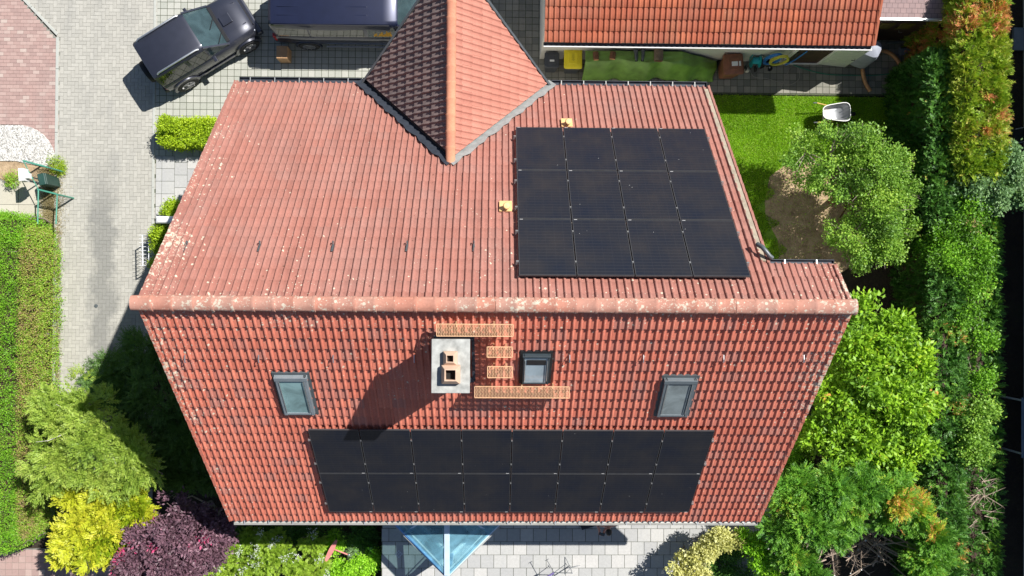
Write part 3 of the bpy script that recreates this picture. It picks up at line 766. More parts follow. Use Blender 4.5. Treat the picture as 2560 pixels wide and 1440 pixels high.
gutter(XL+.06, TX-TH-.05, EN+.065, zN(EN)-.045, 1, M_zincd, .61, M_zinc)
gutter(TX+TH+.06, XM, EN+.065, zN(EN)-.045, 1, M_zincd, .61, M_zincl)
gutter(XL+.05, XR+.0, ES-.065, zS(ES)-.045, -1, M_zincl, .59, M_galv)
gutter(XM+.06, XR+.02, .72, zN(.66)-.04, 1, M_zincd, 1.2, M_galv, .05)
for s in (-1, 1):
    mb = MB(); a = Vector((TX+s*.02, TYF+.04, TZr-.02)); b = Vector((TX+s*(TH+.03), TYF-TH+.02, tE-.05)); mb.beam(a, b, .05, .16); mb.build('barge_board', M_dgrey, house)
mb = MB(); dz = zN(.66)
mb.tube([(5.46, .80, dz-.02), (5.40, .84, dz+.0), (5.33, .93, dz-.0), (5.26, 1.02, dz-.02), (5.20, 1.08, dz-.14)], .048, 10); mb.build('downpipe', M_dgrey, house, smooth=True)
# soffit recess right of the north slope: lower wall of the recess
mb = MB(); mb.box((6.0, 2.4, 1.4), (1.0, 3.4, .12)); 
# roof hooks
def onN(px, py, h=0.05):
    d = CM @ Vector(((px-1280)/FPX, -(py-720)/FPX, -1)); o0 = Vector((0, 0, CAMZ)); p0 = Vector((0, RY, RZ+h*CL)); nn = Vector((0, T, 1))
    return o0+d*((p0-o0).dot(nn)/d.dot(nn))
def onS(px, py, h=0.05):
    d = CM @ Vector(((px-1280)/FPX, -(py-720)/FPX, -1)); o0 = Vector((0, 0, CAMZ)); p0 = Vector((0, RY, RZ+h*CL)); nn = Vector((0, -T, 1))
    return o0+d*((p0-o0).dot(nn)/d.dot(nn))
for i, px in enumerate((468, 650, 833, 1018, 1185)):
    p = onN(px, 612, .03); D = Vector((0, CS, -SN_)); mb = MB()
    mb.beam(p-D*.16+nN*.01, p+nN*.015, .03, .006, nN); mb.tube([p+nN*.012, p+D*.05+nN*.05, p+D*.02+nN*.085, p-D*.03+nN*.075], .011, 6)
    mb.box(p-D*.10+nN*.004, (.045, .20, .004), Matrix((Vector((1, 0, 0)), D, nN)).transposed())
    mb.build('roof_hook', M_dgrey, house)
for px in (464, 648, 834, 1036, 1424, 1608, 1808, 2008):
    p = onS(px, 892, .04); D = Vector((0, -CS, -SN_)); mb = MB()
    mb.tube([p-D*.06, p-D*.0+nS*.07, p+D*.05+nS*.10, p+D*.09+nS*.07], .012, 6); mb.build('roof_hook', M_alu, house)
# yellow vents
for px, py in ((1417, 308), (1264, 517)):
    p = onN(px, py, .045); D = Vector((0, CS, -SN_)); mb = MB()
    mb.box(p+D*.02, (.27, .34, .035), Matrix((Vector((1, 0, 0)), D, nN)).transposed()); v = mb.build('roof_vent', M_vent, house, bevel=.008)
    mb = MB(); mb.lathe(p+Vector((.02, 0, 0)), [(.065, -.05), (.06, .16), (.075, .165), (.078, .20), (.06, .225), (.02, .23)], 18); mb.build('vent_cap', M_vent, v, smooth=True)
# chimney
cz = 11.85; c0 = G(1078, 983, cz); c1 = G(1175, 848, cz); cxm, cym = (c0.x+c1.x)/2, (c0.y+c1.y)/2; cw, cl_ = c1.x-c0.x, c1.y-c0.y
mb = MB(); mb.box((cxm, cym, 10.2), (cw-.10, cl_-.10, 3.0)); ch = mb.build('chimney', M_tileW, house)
mb = MB()
for yy, nm in ((cym+cl_/2-.03, 1), (cym-cl_/2+.03, -1)): mb.box((cxm, yy, zS(yy)+.10), (cw+.04, .10, .05))
for xx in (cxm-cw/2-.02, cxm+cw/2+.02): mb.beam((xx, cym+cl_/2, zS(cym+cl_/2)+.07), (xx, cym-cl_/2, zS(cym-cl_/2)+.07), .06, .03)
mb.build('flashing', M_zincd, ch)
mb = MB(); mb.box((cxm, cym, cz-.05), (cw, cl_, .10)); mb.build('cap_slab', M_concrete, ch, bevel=.01)
def flue(px, py, s, h, hole):
    p = G(px, py, cz+h); mb = MB()
    q = lambda a, z: [(p.x-a, p.y-a, z), (p.x+a, p.y-a, z), (p.x+a, p.y+a, z), (p.x-a, p.y+a, z)]
    mb.loft([q(s, cz), q(s, cz+h*.55), q(hole*1.25, cz+h), q(hole, cz+h), q(hole, cz+h*.3)], cap=False)
    f = mb.build('flue', M_clay, ch, bevel=.006)
    m2 = MB(); m2.add(q(hole+.004, cz+h*.35), [(0, 1, 2, 3)]); m2.build('flue_shaft', M_soot, f)
flue(1125, 897, .125, .20, .055); flue(1126, 938, .165, .24, .085)
# step grids of the chimney sweep walkway
def grate(x0, y0, x1, y1, slats):
    a = onS(x0, y0, .30); b = onS(x1, y1, .30); z = (a.z+b.z)/2; yc = (a.y+b.y)/2; hy = abs(a.y-b.y)/2
    hy = (y1-y0)/PXM(z)/2; a = G(x0, (y0+y1)/2, z); b = G(x1, (y0+y1)/2, z); yc = a.y
    mb = MB()
    for s in (-1, 1): mb.box(((a.x+b.x)/2, yc+s*hy, z), (b.x-a.x, .014, .04))
    for x in (a.x, b.x): mb.box((x, yc, z), (.014, 2*hy, .04))
    n = round((b.x-a.x)/.030)
    for i in range(1, n):
        x = a.x+(b.x-a.x)*i/n; pts = [(x+(.008 if k % 2 else -.008), yc-hy+2*hy*k/6, z) for k in range(7)]
        for k in range(6): mb.beam(pts[k], pts[k+1], .009, .028)
    g = mb.build('step_grid', M_orange, house)
    for i in range(max(2, round((b.x-a.x)/.6))):
        mb = MB()
        x = a.x+(b.x-a.x)*(i+.5)/max(2, round((b.x-a.x)/.6)); yt = yc+hy
        mb.beam((x, yt, z-.02), (x, yt+.05, zS(yt+.05)+.03), .03, .008); mb.beam((x, yc-hy, z-.02), (x, yc+hy, zS(yc+hy)+.03), .025, .008)
        mb.build('support', M_orange, g)
grate(1092, 810, 1283, 840, 40); grate(1218, 867, 1281, 893, 12); grate(1219, 916, 1281, 944, 12); grate(1187, 966, 1423, 994, 50)
# roof windows
def skylight(p4, lab, frame, pane, curb, hdr=.11):
    q = [onS(x, y, .10) for x, y in p4]           # tl, tr, bl, br
    xl = (q[0].x+q[2].x)/2; xr = (q[1].x+q[3].x)/2; yt = (q[0].y+q[1].y)/2; yb = (q[2].y+q[3].y)/2
    D = Vector((0, -CS, -SN_)); M = Matrix((Vector((1, 0, 0)), -D, nS)).transposed()
    L = (yt-yb)*CL; W = xr-xl; top = Vector(((xl+xr)/2, yt, zS(yt))); ctr = top+D*L/2
    sk = MB()
    sk.box(ctr+nS*.03, (W+.12, L+.14, .05), M)
    s = sk.build('skylight', curb, house); s['label'] = lab
    fr = MB(); h = .12; b = .065 if hdr > .08 else .032
    for k in (-1, 1): fr.box(ctr+Vector((k*(W/2-b/2), 0, 0))+nS*h*.62, (b, L, h), M)
    fr.box(top+D*hdr*.5+nS*(h*.62+.008), (W+.03, hdr, h), M); fr.box(top+D*(L-b/2)+nS*h*.6, (W-2*b, b, h*.9), M)
    fr.build('frame', frame, s, bevel=.006)
    for k in (-1, 1):
        f2 = MB(); f2.box(ctr+Vector((k*(W/2-b-.008), 0, 0))+nS*(h*1.18), (.014, L-.24, .012), M); f2.build('glazing_bar', M_alu, s)
    pn = MB(); pn.box(ctr+D*.02+nS*(h*.85), (W-2*b, L-(.16 if hdr > .08 else .09), .012), M); pn.build('pane', pane, s)
    return s, ctr, M, D, W, L
skylight([(682, 934), (763, 934), (712, 1028), (786, 1028)], 'skylight with milky green glass, west of the chimney', plain('grey_sash', (.25, .29, .32), .4, .3), M_glassr, M_dgrey)
s2 = skylight([(1308, 880), (1374, 880), (1307, 950), (1372, 950)], 'small skylight beside the chimney steps', plain('dark_sash', (.05, .07, .085), .4, .3), glassy('pale_reflection_glass', (.34, .42, .47), .08), M_black, .04)  # pale pane tone includes the white reflection on the glass
mb = MB(); mb.box(s2[1]-s2[3]*(s2[5]*.27)+nS*.115, (s2[4]-.14, .15, .006), s2[2]); mb.build('rolled_blind', M_black, s2[0])
s3 = skylight([(1666, 941), (1744, 941), (1642, 1033), (1720, 1033)], 'east skylight with a wicker basket showing through', plain('grey_sash_east', (.16, .19, .21), .4, .3), glassy('grey_glass', (.22, .26, .27), .08), M_dgrey)
# glass bay on the terrace
bx, bz, bze = -1.30, 3.9, 3.45
W0 = ES+.45; tip = -7.72; half = 2.15; 
yw = tip+half
gb = MB(); A = Vector((bx, W0, bz)); B = Vector((bx, tip+.06, bze+.15)); 
ridge = MB(); ridge.beam(A, B, .15, .12); bay = ridge.build('glass_bay', M_bluel, house, bevel=.01); bay['label'] = 'pointed blue framed glass bay over the terrace'
for s in (-1, 1):
    E0 = Vector((bx+s*half, yw, bze)); E1 = Vector((bx, tip, bze)); 
    mb = MB(); mb.beam(E0, E1, .07, .12); mb.build('eaves_beam', M_bluel if s > 0 else M_bluef, bay)  # east beam gets the sunlit tone, west beam the plain blue
    mb = MB(); off = Vector((s*.05, -.05, -.03)); mb.beam(E0+off, E1+Vector((0, -.05, -.03)), .07, .07); mb.build('rain_gutter', M_zincl, bay)
    mb = MB(); m1 = A.lerp(B, .22)
    mb.beam(A.lerp(B, .18)+Vector((0, 0, .01)), E0.lerp(E1, .45)+Vector((0, 0, .04)), .05, .07); mb.beam(E0+Vector((0, .35, .3)), E0.lerp(E1, .45)+Vector((0, 0, .02)), .05, .07) if False else None
    mb.build('rafter', M_bluel, bay)
    mb = MB(); mb.beam(E0.lerp(E1, .05)+Vector((-s*.10, .10, .05)), E1+Vector((-s*.0, .14, .06)), .03, .05); mb.build('rail', M_white, bay)
    mb = MB(); mb.add([A+Vector((s*.05, 0, .02)), B+Vector((s*.05, 0, .02)), E1+Vector((s*.02, 0, .03)), E0+Vector((0, 0, .03)), Vector((bx+s*half, W0, bze+.05))], [(0, 1, 2, 3, 4)]); g = mb.build('roof_pane', M_glassb, bay)
    mb = MB(); mb.add([E0+Vector((0, 0, -.06)), E1+Vector((0, 0, -.06)), (E1.x, E1.y+.02, TZ+.5), (E0.x, E0.y+.02, TZ+.5)], [(0, 1, 2, 3)]); mb.build('side_pane', M_glassb, bay)
    mb = MB(); mb.beam((E0.x, E0.y, TZ+.25), (E1.x, E1.y, TZ+.25), .12, .5); mb.build('plinth', M_white, bay)
    for f in (0, .5, .98): mb = MB(); q = E0.lerp(E1, f); mb.box((q.x, q.y, (TZ+bze)/2), (.08, .08, bze-TZ)); mb.build('mullion', M_bluef, bay)
mb = MB(); mb.box((bx, W0-.9, TZ+.9), (1.1, .6, .05)); mb.box((bx-.6, W0-1.1, TZ+.45), (.5, .5, .5)); mb.box((bx+.5, W0-1.3, TZ+.75), (.35, .7, .9), Matrix.Rotation(.7, 3, 'Z')); mb.build('interior_ledge', M_white, bay)

# ------------------------------------------------------------------ solar panels
def make_panel(W, L):
    root = bpy.data.objects.new('solar_panel', None); COL.objects.link(root); root.empty_display_size = .1
    mb = MB(); b = .014
    for s in (-1, 1): mb.box((s*(W/2-b/2), 0, 0), (b, L, .035)); mb.box((0, s*(L/2-b/2), 0), (W-2*b, b, .035))
    mb.build('frame', M_pvf, root, False)
    mb = MB(); mb.box((0, 0, .004), (W-2*b, L-2*b, .02)); mb.build('cell_sheet', M_pv, root, False)
    mb = MB(); mb.box((W/2-.07, -L/2+.008, .0190), (.065, .010, .003)); mb.build('type_label', M_lab, root, False)
    return root
def array(side, x0, x1, y0, y1, nc, nr, rown, arr, grp):
    P = onN if side > 0 else onS
    W = (x1-x0)/nc; Ls = abs(y1-y0)*CL/nr; proto = None
    M = Matrix((Vector((-side, 0, 0)), Vector((0, -side*CS, SN_)), nN if side > 0 else nS)).transposed()
    zf = zN if side > 0 else zS
    ordn = ['leftmost', 'second from the left', 'third from the left', 'fourth from the left', 'fourth from the right', 'third from the right', 'second from the right', 'rightmost']
    for r in range(nr):
        yc = y0+(y1-y0)*(r+.5)/nr
        for c in range(nc):
            xc = x0+(x1-x0)*(c+.5)/nc
            if proto is None: proto = o = make_panel(W-.022, Ls-.020)
            else: o = copy_tree(proto)
            o.matrix_basis = Matrix.Translation(Vector((xc, yc, zf(yc)+.13*CL))) @ M.to_4x4()
            on = ordn[c] if nc == 8 else ['leftmost', 'second from the left', 'second from the right', 'rightmost'][c]
            tag(o, f'black solar panel, {on} in the {rown[r]} row of the {arr}', 'solar panel', grp)
            if (c, r) == (0, 0): first = o
    # clamps and rails
    nn = nN if side > 0 else nS
    for r in range(nr):
        for f in (.23, .77):
            yc = y0+(y1-y0)*(r+f)/nr-nn.y*.13; z = zf(yc); rl = MB()
            rl.beam(Vector((x0-.05, yc, z))+nn*.085, Vector((x1+.05, yc, z))+nn*.085, .04, .04, nn)
            o = rl.build('mounting_rail', M_alu); rows = f'{"upper" if (f < .5) == (side > 0) else "lower"} rail under the {rown[r]} row of the {arr}'
            tag(o, 'aluminium '+rows, 'rail', 'rails of the '+arr)
            for c in range(nc+1):
                x = x0+(x1-x0)*c/nc; x += (-.018 if c == 0 else .018 if c == nc else 0)
                cl = MB(); cl.box(Vector((x, yc, z))+nn*.135, (.030 if 0 < c < nc else .05, .04, .045), Matrix((Vector((1, 0, 0)), nn.cross(Vector((1, 0, 0))), nn)).transposed())
                cl.build('clamp', M_alu, o)
array(1, .43, 4.90, 3.985, .405, 4, 3, ['top', 'middle', 'bottom'], 'north array', 'solar panels on the north slope')
array(-1, -4.06, 4.80, -2.885, -5.285, 8, 2, ['upper', 'lower'], 'south array', 'solar panels on the south slope')

# ------------------------------------------------------------------ garage / shed row to the north
GY, GZ, GX0, GX1, GS = 7.26, 3.0, 1.33, 10.77, .42
garage = thing('garage', (0, 0, 0), 'long low garage with a bright orange tiled roof behind the house', 'garage')
mb = MB(); mb.loft([[(x, 7.62, -.05), (x, 12.6, -.05), (x, 12.6, 2.6), (x, 7.62, 2.78)] for x in (GX0+.02, GX1-.25)]); mb.build('wall', M_plaster, garage, recalc=True)
gc = math.sqrt(1+GS*GS); nG = Vector((0, -GS, 1)).normalized(); zG = lambda y: GZ+GS*(y-GY)
mb = MB(); slab(mb, [(GX0+.03, GY+.02, zG(GY+.02)), (GX1-.03, GY+.02, zG(GY+.02)), (GX1-.03, GY+4.2, zG(GY+4.2)), (GX0+.03, GY+4.2, zG(GY+4.2))], nG, .12); mb.build('roof_deck', M_deck, garage)
nug = 30; ndg = 13
tiles('roof_slope', M_tileG, (GX0, GY+.325*ndg/gc, zG(GY+.325*ndg/gc)+.0), (1, 0, 0), (0, -1/gc, -GS/gc), nG, nug, ndg, (GX1-GX0)/nug, .325, garage, h=.042, amp=.020)
mb = MB()
mb.beam((GX1+.01, GY, zG(GY)+.03), (GX1+.01, GY+4.2, zG(GY+4.2)+.03), .06, .07); mb.build('verge', M_tileG, garage)
mb = MB(); r = .06; yg, zg = GY-.05, GZ-.05; prof = [(math.cos(math.pi*k/8)*r, -math.sin(math.pi*k/8)*r) for k in range(9)]
mb.loft([[(x, yg+p, zg+q) for p, q in prof]+[(x, yg+p*.88, zg+q*.88) for p, q in prof[::-1]] for x in (GX0-.02, GX1-.02)]); g = mb.build('gutter', M_zincd, garage, smooth=True, recalc=True)
mb = MB(); mb.tube([(GX0-.02, yg-r-.004, zg+.008), (GX1-.02, yg-r-.004, zg+.008)], .017, 6); mb.build('gutter_rim', M_white, g)
# door opening and open door leaf
mb = MB(); dx0, dx1 = G(1955, 144).x, G(2040, 144).x
mb.box(((dx0+dx1)/2, 7.60, 1.0), (dx1-dx0, .06, 2.0)); mb.build('doorway', M_darkwood, garage)
mb = MB()
for x in (dx0-.04, dx1+.04): mb.box((x, 7.585, 1.02), (.08, .10, 2.06))
mb.box(((dx0+dx1)/2, 7.585, .03), (dx1-dx0, .10, .06)); mb.build('door_frame', M_white, garage)
a = Vector((dx1+.08, 7.56, 0)); b = G(2113, 166, .05); b.z = 0
door = MB(); d_ = (b-a).normalized(); door.beam(a+Vector((0, 0, 1.0)), b+Vector((0, 0, 1.0)), .045, 1.96); dr = door.build('door', M_cream, garage, bevel=.005); dr['label'] = 'open cream boarded door leaf'
nd_ = Vector((d_.y, -d_.x, 0))
mb = MB()
for i in range(12): q = a.lerp(b, (i+.5)/12)+nd_*.027; mb.box((q.x, q.y, 1.0), (.006, .006, 1.7))
mb.build('boarding_groove', M_cream, dr)
mb = MB(); q = a.lerp(b, .9)+nd_*.04; mb.tube([q+Vector((0, 0, 1.0)), q+nd_*.05+Vector((0, 0, 1.0)), q+nd_*.05-d_*.11+Vector((0, 0, 1.0))], .011, 6); mb.build('handle', M_black, dr)

shed = thing('garden_shed', (11.6, 8.2, 0), 'dark timber shed with pink shingle roof in the corner behind the thuja hedge', 'shed')
mb = MB(); mb.prism([(11.0, 8.35), (13.4, 8.35), (13.4, 12), (11.0, 12)], 0, 2.2); mb.build('wall', M_darkwood, shed)
def shingle():
    m, n, p, o = newmat('pink_shingles'); g = geopos(n); b = N(n, 'ShaderNodeTexBrick'); n.links.new(g, b.inputs[0])
    b.inputs['Scale'].default_value = 1; b.inputs['Brick Width'].default_value = .17; b.inputs['Row Height'].default_value = .14; b.inputs['Mortar Size'].default_value = .006
    b.inputs['Color1'].default_value = (.34, .24, .235, 1); b.inputs['Color2'].default_value = (.29, .21, .21, 1); b.inputs['Mortar'].default_value = (.14, .10, .10, 1)
    n.links.new(mixc(n, .4, b.outputs[0], ramp(n, noise(n, g, 6, 5), [(.3, (.6, .6, .6)), (.7, (1, 1, 1))]), 'MULTIPLY'), p.inputs['Base Color']); p.inputs['Roughness'].default_value = .95; return m
mb = MB(); z0 = 2.45; y0 = G(2300, 46, z0).y; slab(mb, [(10.6, y0, z0), (13.8, y0, z0), (13.8, y0+3, z0+.5), (10.6, y0+3, z0+.5)], (0, -.17, 1), .06); mb.build('roof', shingle(), shed)
mb = MB(); mb.beam((10.6, y0-.03, z0-.03), (13.8, y0-.03, z0-.03), .06, .10); mb.build('fascia', M_galv, shed)
for px in (2215, 2265):
    w_ = MB(); c_ = G(px, 62, 1.5); w_.box((c_.x, 8.34, 1.45), (.42, .03, .5)); w_.build('window', M_yglass, shed)
mb = MB(); c_ = G(2245, 74, 1.0); mb.tube([(c_.x, 8.33, 1.05), (c_.x, 8.27, 1.05), (c_.x+.10, 8.27, 1.05)], .010, 6); mb.build('handle', M_alu, shed)

# ------------------------------------------------------------------ vehicles
def ring_arch(mb, cx, y, cz, r0, r1, t, s, n=18, a0=-.15, a1=3.29):
    pr = []
    for k in range(n+1):
        a = a0+(a1-a0)*k/n; c, sn = math.cos(a), math.sin(a)
        pr.append([(cx+c*r0, y, cz+sn*r0), (cx+c*r1, y, cz+sn*r1), (cx+c*(r1-.01), y+s*t, cz+sn*(r1-.01)), (cx+c*r0, y+s*t, cz+sn*r0)])
    mb.loft(pr)
def wheel(root, x, y, s, r, wd, rimmat, nsp=7):
    w_ = MB(); w_.lathe((x, y, r), [(r*.55, -s*wd*.0+(-wd/2)), (r*.93, -wd/2), (r, -wd/2+.03), (r, wd/2-.03), (r*.93, wd/2), (r*.6, wd/2)], 28, 'y')
    W_ = w_.build('wheel', M_rubber, root, False, smooth=True, recalc=True)
    m = MB(); o_ = s*(wd/2+.004)
    m.lathe((x, y+o_-s*.02, r), [(r*.10, -.02), (r*.60, -.02), (r*.64, .012), (r*.60, .012)], 24, 'y')
    for k in range(nsp):
        a = 2*math.pi*k/nsp; m.beam((x+math.cos(a)*r*.08, y+o_, r+math.sin(a)*r*.08), (x+math.cos(a)*r*.60, y+o_, r+math.sin(a)*r*.60), .02, .05, (0, s, 0))
    m.lathe((x, y+o_, r), [(.001, -.02), (r*.15, -.02), (r*.15, .015), (.001, .015)], 14, 'y')
    m.build('rim', rimmat, W_, False)
def bodyloft(stations):
    """stations: x, halfwidth mid, halfwidth top, zbottom, zshoulder, ztop, crown"""
    rings = []
    for x, w1, w2, z0, zs, z1, cr in stations:
        h = [(w1*.93, z0), (w1, z0+(zs-z0)*.35), (w1, zs-.12), (w1*.975, zs-.03), (w2, z1-.035), (w2-.05, z1), (w2*.55, z1+cr*.8), (0, z1+cr)]
        rings.append([(x, y, z) for y, z in h]+[(x, -y, z) for y, z in h[-2::-1]])
    return rings
M_rim = plain('alloy', (.30, .30, .31), .4, .6); M_arch = plain('arch_plastic', (.035, .035, .035), .7)
suv = thing('parked_suv', (0, 0, 0), 'small anthracite off-roader with spare wheel parked askew on the grey paving', 'car')
wr, wf = G(468, 208, .36), G(621, 114, .36); hd = math.atan2(wf.y-wr.y, wf.x-wr.x)
ux = Vector((math.cos(hd), math.sin(hd), 0)); uy = Vector((-ux.y, ux.x, 0)); mid = (wr+wf)/2+uy*.74; suv.location = (mid.x, mid.y, 0); suv.rotation_euler = (0, 0, hd)
mb = MB(); S_ = [(-1.70, .70, .68, .45, .98, 1.0, .0), (-1.66, .76, .71, .38, .98, 1.02, .01), (-1.1, .78, .72, .34, .98, 1.03, .01), (.2, .78, .72, .34, .98, 1.04, .02), (.80, .775, .70, .34, .97, 1.06, .03), (1.15, .77, .68, .36, .94, 1.05, .035), (1.50, .74, .64, .40, .86, .99, .03), (1.62, .70, .58, .45, .74, .90, .02)]
mb.loft(bodyloft(S_)); mb.build('body', M_suv, suv, False, smooth=True, recalc=True)
def cabin(st):
    rings = []
    for x, wb, wt, zb, zt in st:
        rings.append([(x, wb, zb), (x, wt+.02, zt-.07), (x, wt-.03, zt-.015), (x, wt-.14, zt), (x, 0, zt+.015), (x, -wt+.14, zt), (x, -wt+.03, zt-.015), (x, -wt-.02, zt-.07), (x, -wb, zb)])
    return rings
mb = MB(); mb.loft(cabin([(-1.68, .71, .60, .95, 1.62), (-1.62, .72, .62, .95, 1.66), (-.8, .73, .635, .95, 1.69), (-.02, .73, .625, .95, 1.68), (.06, .72, .61, .95, 1.65)])); mb.build('cabin', M_suv, suv, False, smooth=True, recalc=True)
mb = MB(); mb.loft([[(.05, .715, .98), (.05, .60, 1.62), (.05, -.60, 1.62), (.05, -.715, .98)], [(.72, .68, 1.03), (.70, .655, 1.07), (.70, -.655, 1.07), (.72, -.68, 1.03)]]); mb.build('windscreen', M_glassw, suv, False, recalc=True)
mb = MB()
for s in (-1, 1): mb.beam((.04, s*.607, 1.655), (.735, s*.672, 1.07), .055, .03)
mb.build('windscreen_pillar', M_suv, suv, False)
mb = MB(); mb.beam((.76, .60, 1.085), (.74, -.60, 1.085), .10, .02); mb.build('cowl', M_black, suv, False)
for y in (.28, -.22):
    mb = MB(); mb.beam((.76, y, 1.10), (.50, y-.38, 1.33), .018, .015); mb.build('wiper', M_black, suv, False)
def sidewin(root, pts, s, glass, name='side_window'):
    m = MB(); m.add([(x, s*y, z) for x, y, z in pts]+[(x, s*(y-.02), z) for x, y, z in pts], [tuple(range(len(pts))), tuple(range(len(pts), 2*len(pts)))[::-1]]+[(i, (i+1) % len(pts), (i+1) % len(pts)+len(pts), i+len(pts)) for i in range(len(pts))]); return m.build(name, glass, root, False, recalc=True)
for s in (-1, 1):
    sidewin(suv, [(-.55, .737, 1.02), (.02, .735, 1.02), (.03, .655, 1.55), (-.55, .668, 1.57)], s, M_glassd)
    sidewin(suv, [(-1.58, .732, 1.02), (-.66, .737, 1.02), (-.66, .668, 1.57), (-1.56, .650, 1.55)], s, M_glassd)
    mb = MB(); mb.tube([(-1.50, s*.585, 1.665), (-1.44, s*.585, 1.72), (-.16, s*.59, 1.735), (-.08, s*.59, 1.68)], .028, 8); mb.build('roof_rail', M_alu, suv, False, smooth=True)
    mb = MB(); mb.box((.12, s*.86, 1.06), (.10, .18, .15)); mb.beam((.14, s*.72, 1.02), (.12, s*.80, 1.04), .04, .03); mb.build('wing_mirror', M_suv, suv, False, bevel=.02)
    mb = MB(); ring_arch(mb, 1.12, s*.75, .36, .36, .46, .07, s); ring_arch(mb, -1.12, s*.75, .36, .36, .46, .07, s); mb.beam((-.68, s*.78, .38), (.68, s*.78, .38), .05, .10); mb.build('arch_moulding', M_suv, suv, False, smooth=True, recalc=True)
    mb = MB(); mb.beam((-.35, s*.765, .88), (-.22, s*.765, .88), .02, .03); mb.build('door_handle', M_black, suv, False)
    mb = MB(); mb.beam((-.62, s*.779, .9), (-.62, s*.779, .42), .004, .012, (0, 1, 0)); mb.beam((.30, s*.779, .95), (.34, s*.779, .42), .004, .012, (0, 1, 0)); mb.build('door_gap', M_black, suv, False)
    for x in (-1.12, 1.12): wheel(suv, x, s*.735, s, .36, .20, M_rim, 7)
    mb = MB(); mb.box((-1.68, s*.66, .72), (.06, .12, .16)); mb.build('tail_light', M_red, suv, False, bevel=.01)
    mb = MB(); mb.box((1.55, s*.56, .80), (.10, .17, .14)); mb.build('headlight', M_lamp, suv, False, bevel=.03)
mb = MB(); mb.box((1.66, 0, .55), (.20, 1.42, .26)); mb.build('front_bumper', M_suv, suv, False, bevel=.05)
mb = MB(); mb.box((1.61, 0, .80), (.06, .86, .14)); mb.build('grille', M_black, suv, False)
mb = MB(); mb.box((-1.74, 0, .48), (.14, 1.40, .20)); mb.build('rear_bumper', M_arch, suv, False, bevel=.04)
mb = MB(); mb.box((1.02, 0, 1.11), (.34, .32, .05)); mb.build('bonnet_scoop', M_suv, suv, False, bevel=.02)
mb = MB()
for s in (-1, 1): mb.beam((.80, s*.42, 1.075), (1.50, s*.36, 1.02), .03, .012)
mb.build('bonnet_rib', M_suv, suv, False, bevel=.005)
mb = MB(); mb.lathe((-1.83, -.02, .88), [(.18, -.09), (.34, -.09), (.355, -.05), (.355, .05), (.33, .09), (.05, .09)], 26, 'x'); mb.build('spare_wheel', M_rubber, suv, False, smooth=True, recalc=True)

van = thing('parked_van', (-4.42, 8.80, 0), 'dark blue passenger van with a long roof parked in front of the entrance gable', 'van')
mb = MB(); S_ = [(-2.42, .84, .80, .40, 1.05, 1.12, 0), (-2.36, .92, .86, .34, 1.05, 1.15, 0), (-1.5, .95, .89, .32, 1.08, 1.18, 0), (1.6, .95, .88, .32, 1.08, 1.18, .0), (2.0, .94, .84, .34, 1.0, 1.14, .02), (2.30, .90, .76, .38, .84, 1.0, .03), (2.44, .82, .66, .45, .7, .84, .02)]
mb.loft(bodyloft(S_)); mb.build('body', M_van, van, False, smooth=True, recalc=True)
mb = MB(); mb.loft(cabin([(-2.38, .87, .74, 1.05, 1.86), (-2.30, .89, .78, 1.05, 1.93), (-1.2, .90, .80, 1.05, 1.97), (1.0, .90, .79, 1.05, 1.96), (1.38, .885, .76, 1.05, 1.90), (1.44, .88, .74, 1.05, 1.86)])); mb.build('cabin', M_van, van, False, smooth=True, recalc=True)
mb = MB()
for k in range(5): mb.beam((-2.1, -.5+k*.25, 1.972-.03*abs(-.5+k*.25)), (.55, -.5+k*.25, 1.978-.03*abs(-.5+k*.25)), .03, .010)
mb.build('roof_bead', M_van, van, False, bevel=.004)
mb = MB(); mb.loft([[(1.43, .875, 1.10), (1.43, .73, 1.84), (1.43, -.73, 1.84), (1.43, -.875, 1.10)], [(2.10, .82, 1.12), (2.08, .80, 1.16), (2.08, -.80, 1.16), (2.10, -.82, 1.12)]]); mb.build('windscreen', M_glassw, van, False, recalc=True)
for s in (-1, 1):
    mb = MB(); mb.beam((1.42, s*.75, 1.875), (2.10, s*.83, 1.14), .06, .04); mb.build('windscreen_pillar', M_van, van, False)
    sidewin(van, [(-2.25, .905, 1.20), (-1.30, .915, 1.20), (-1.30, .815, 1.80), (-2.22, .80, 1.78)], s, M_glassd)
    sidewin(van, [(-1.24, .915, 1.20), (.38, .915, 1.20), (.38, .815, 1.80), (-1.24, .815, 1.80)], s, M_glassd)
    sidewin(van, [(.50, .915, 1.18), (1.42, .905, 1.18), (1.30, .80, 1.78), (.50, .815, 1.80)], s, M_glassw if s < 0 else M_glassd)
    mb = MB(); mb.beam((-2.3, s*.955, .92), (2.1, s*.955, .92), .012, .03); mb.build('side_moulding', M_black, van, False)
    mb = MB(); mb.beam((-.95, s*.965, .36), (1.0, s*.965, .36), .05, .03); mb.build('side_step', M_alu, van, False)
    mb = MB(); mb.beam((-2.2, s*.80, 1.925), (1.2, s*.795, 1.935), .02, .02); mb.build('roof_rail', M_black, van, False)
    mb = MB(); ring_arch(mb, -1.5, s*.93, .34, .36, .42, .04, s); ring_arch(mb, 1.5, s*.93, .34, .36, .42, .04, s); mb.build('arch_moulding', M_van, van, False, smooth=True, recalc=True)
    mb = MB(); mb.box((1.55, s*1.04, 1.25), (.14, .18, .22)); mb.build('wing_mirror', M_van, van, False, bevel=.03)
    mb = MB(); mb.box((-2.40, s*.85, .95), (.08, .12, .42)); mb.build('tail_light', M_red, van, False, bevel=.01)
    for x in (-1.5, 1.5): wheel(van, x, s*.875, s, .335, .22, M_rim, 9)
mb = MB(); mb.box((-2.46, 0, .5), (.14, 1.7, .24)); mb.build('rear_bumper', M_van, van, False, bevel=.04)
mb = MB(); jr = []
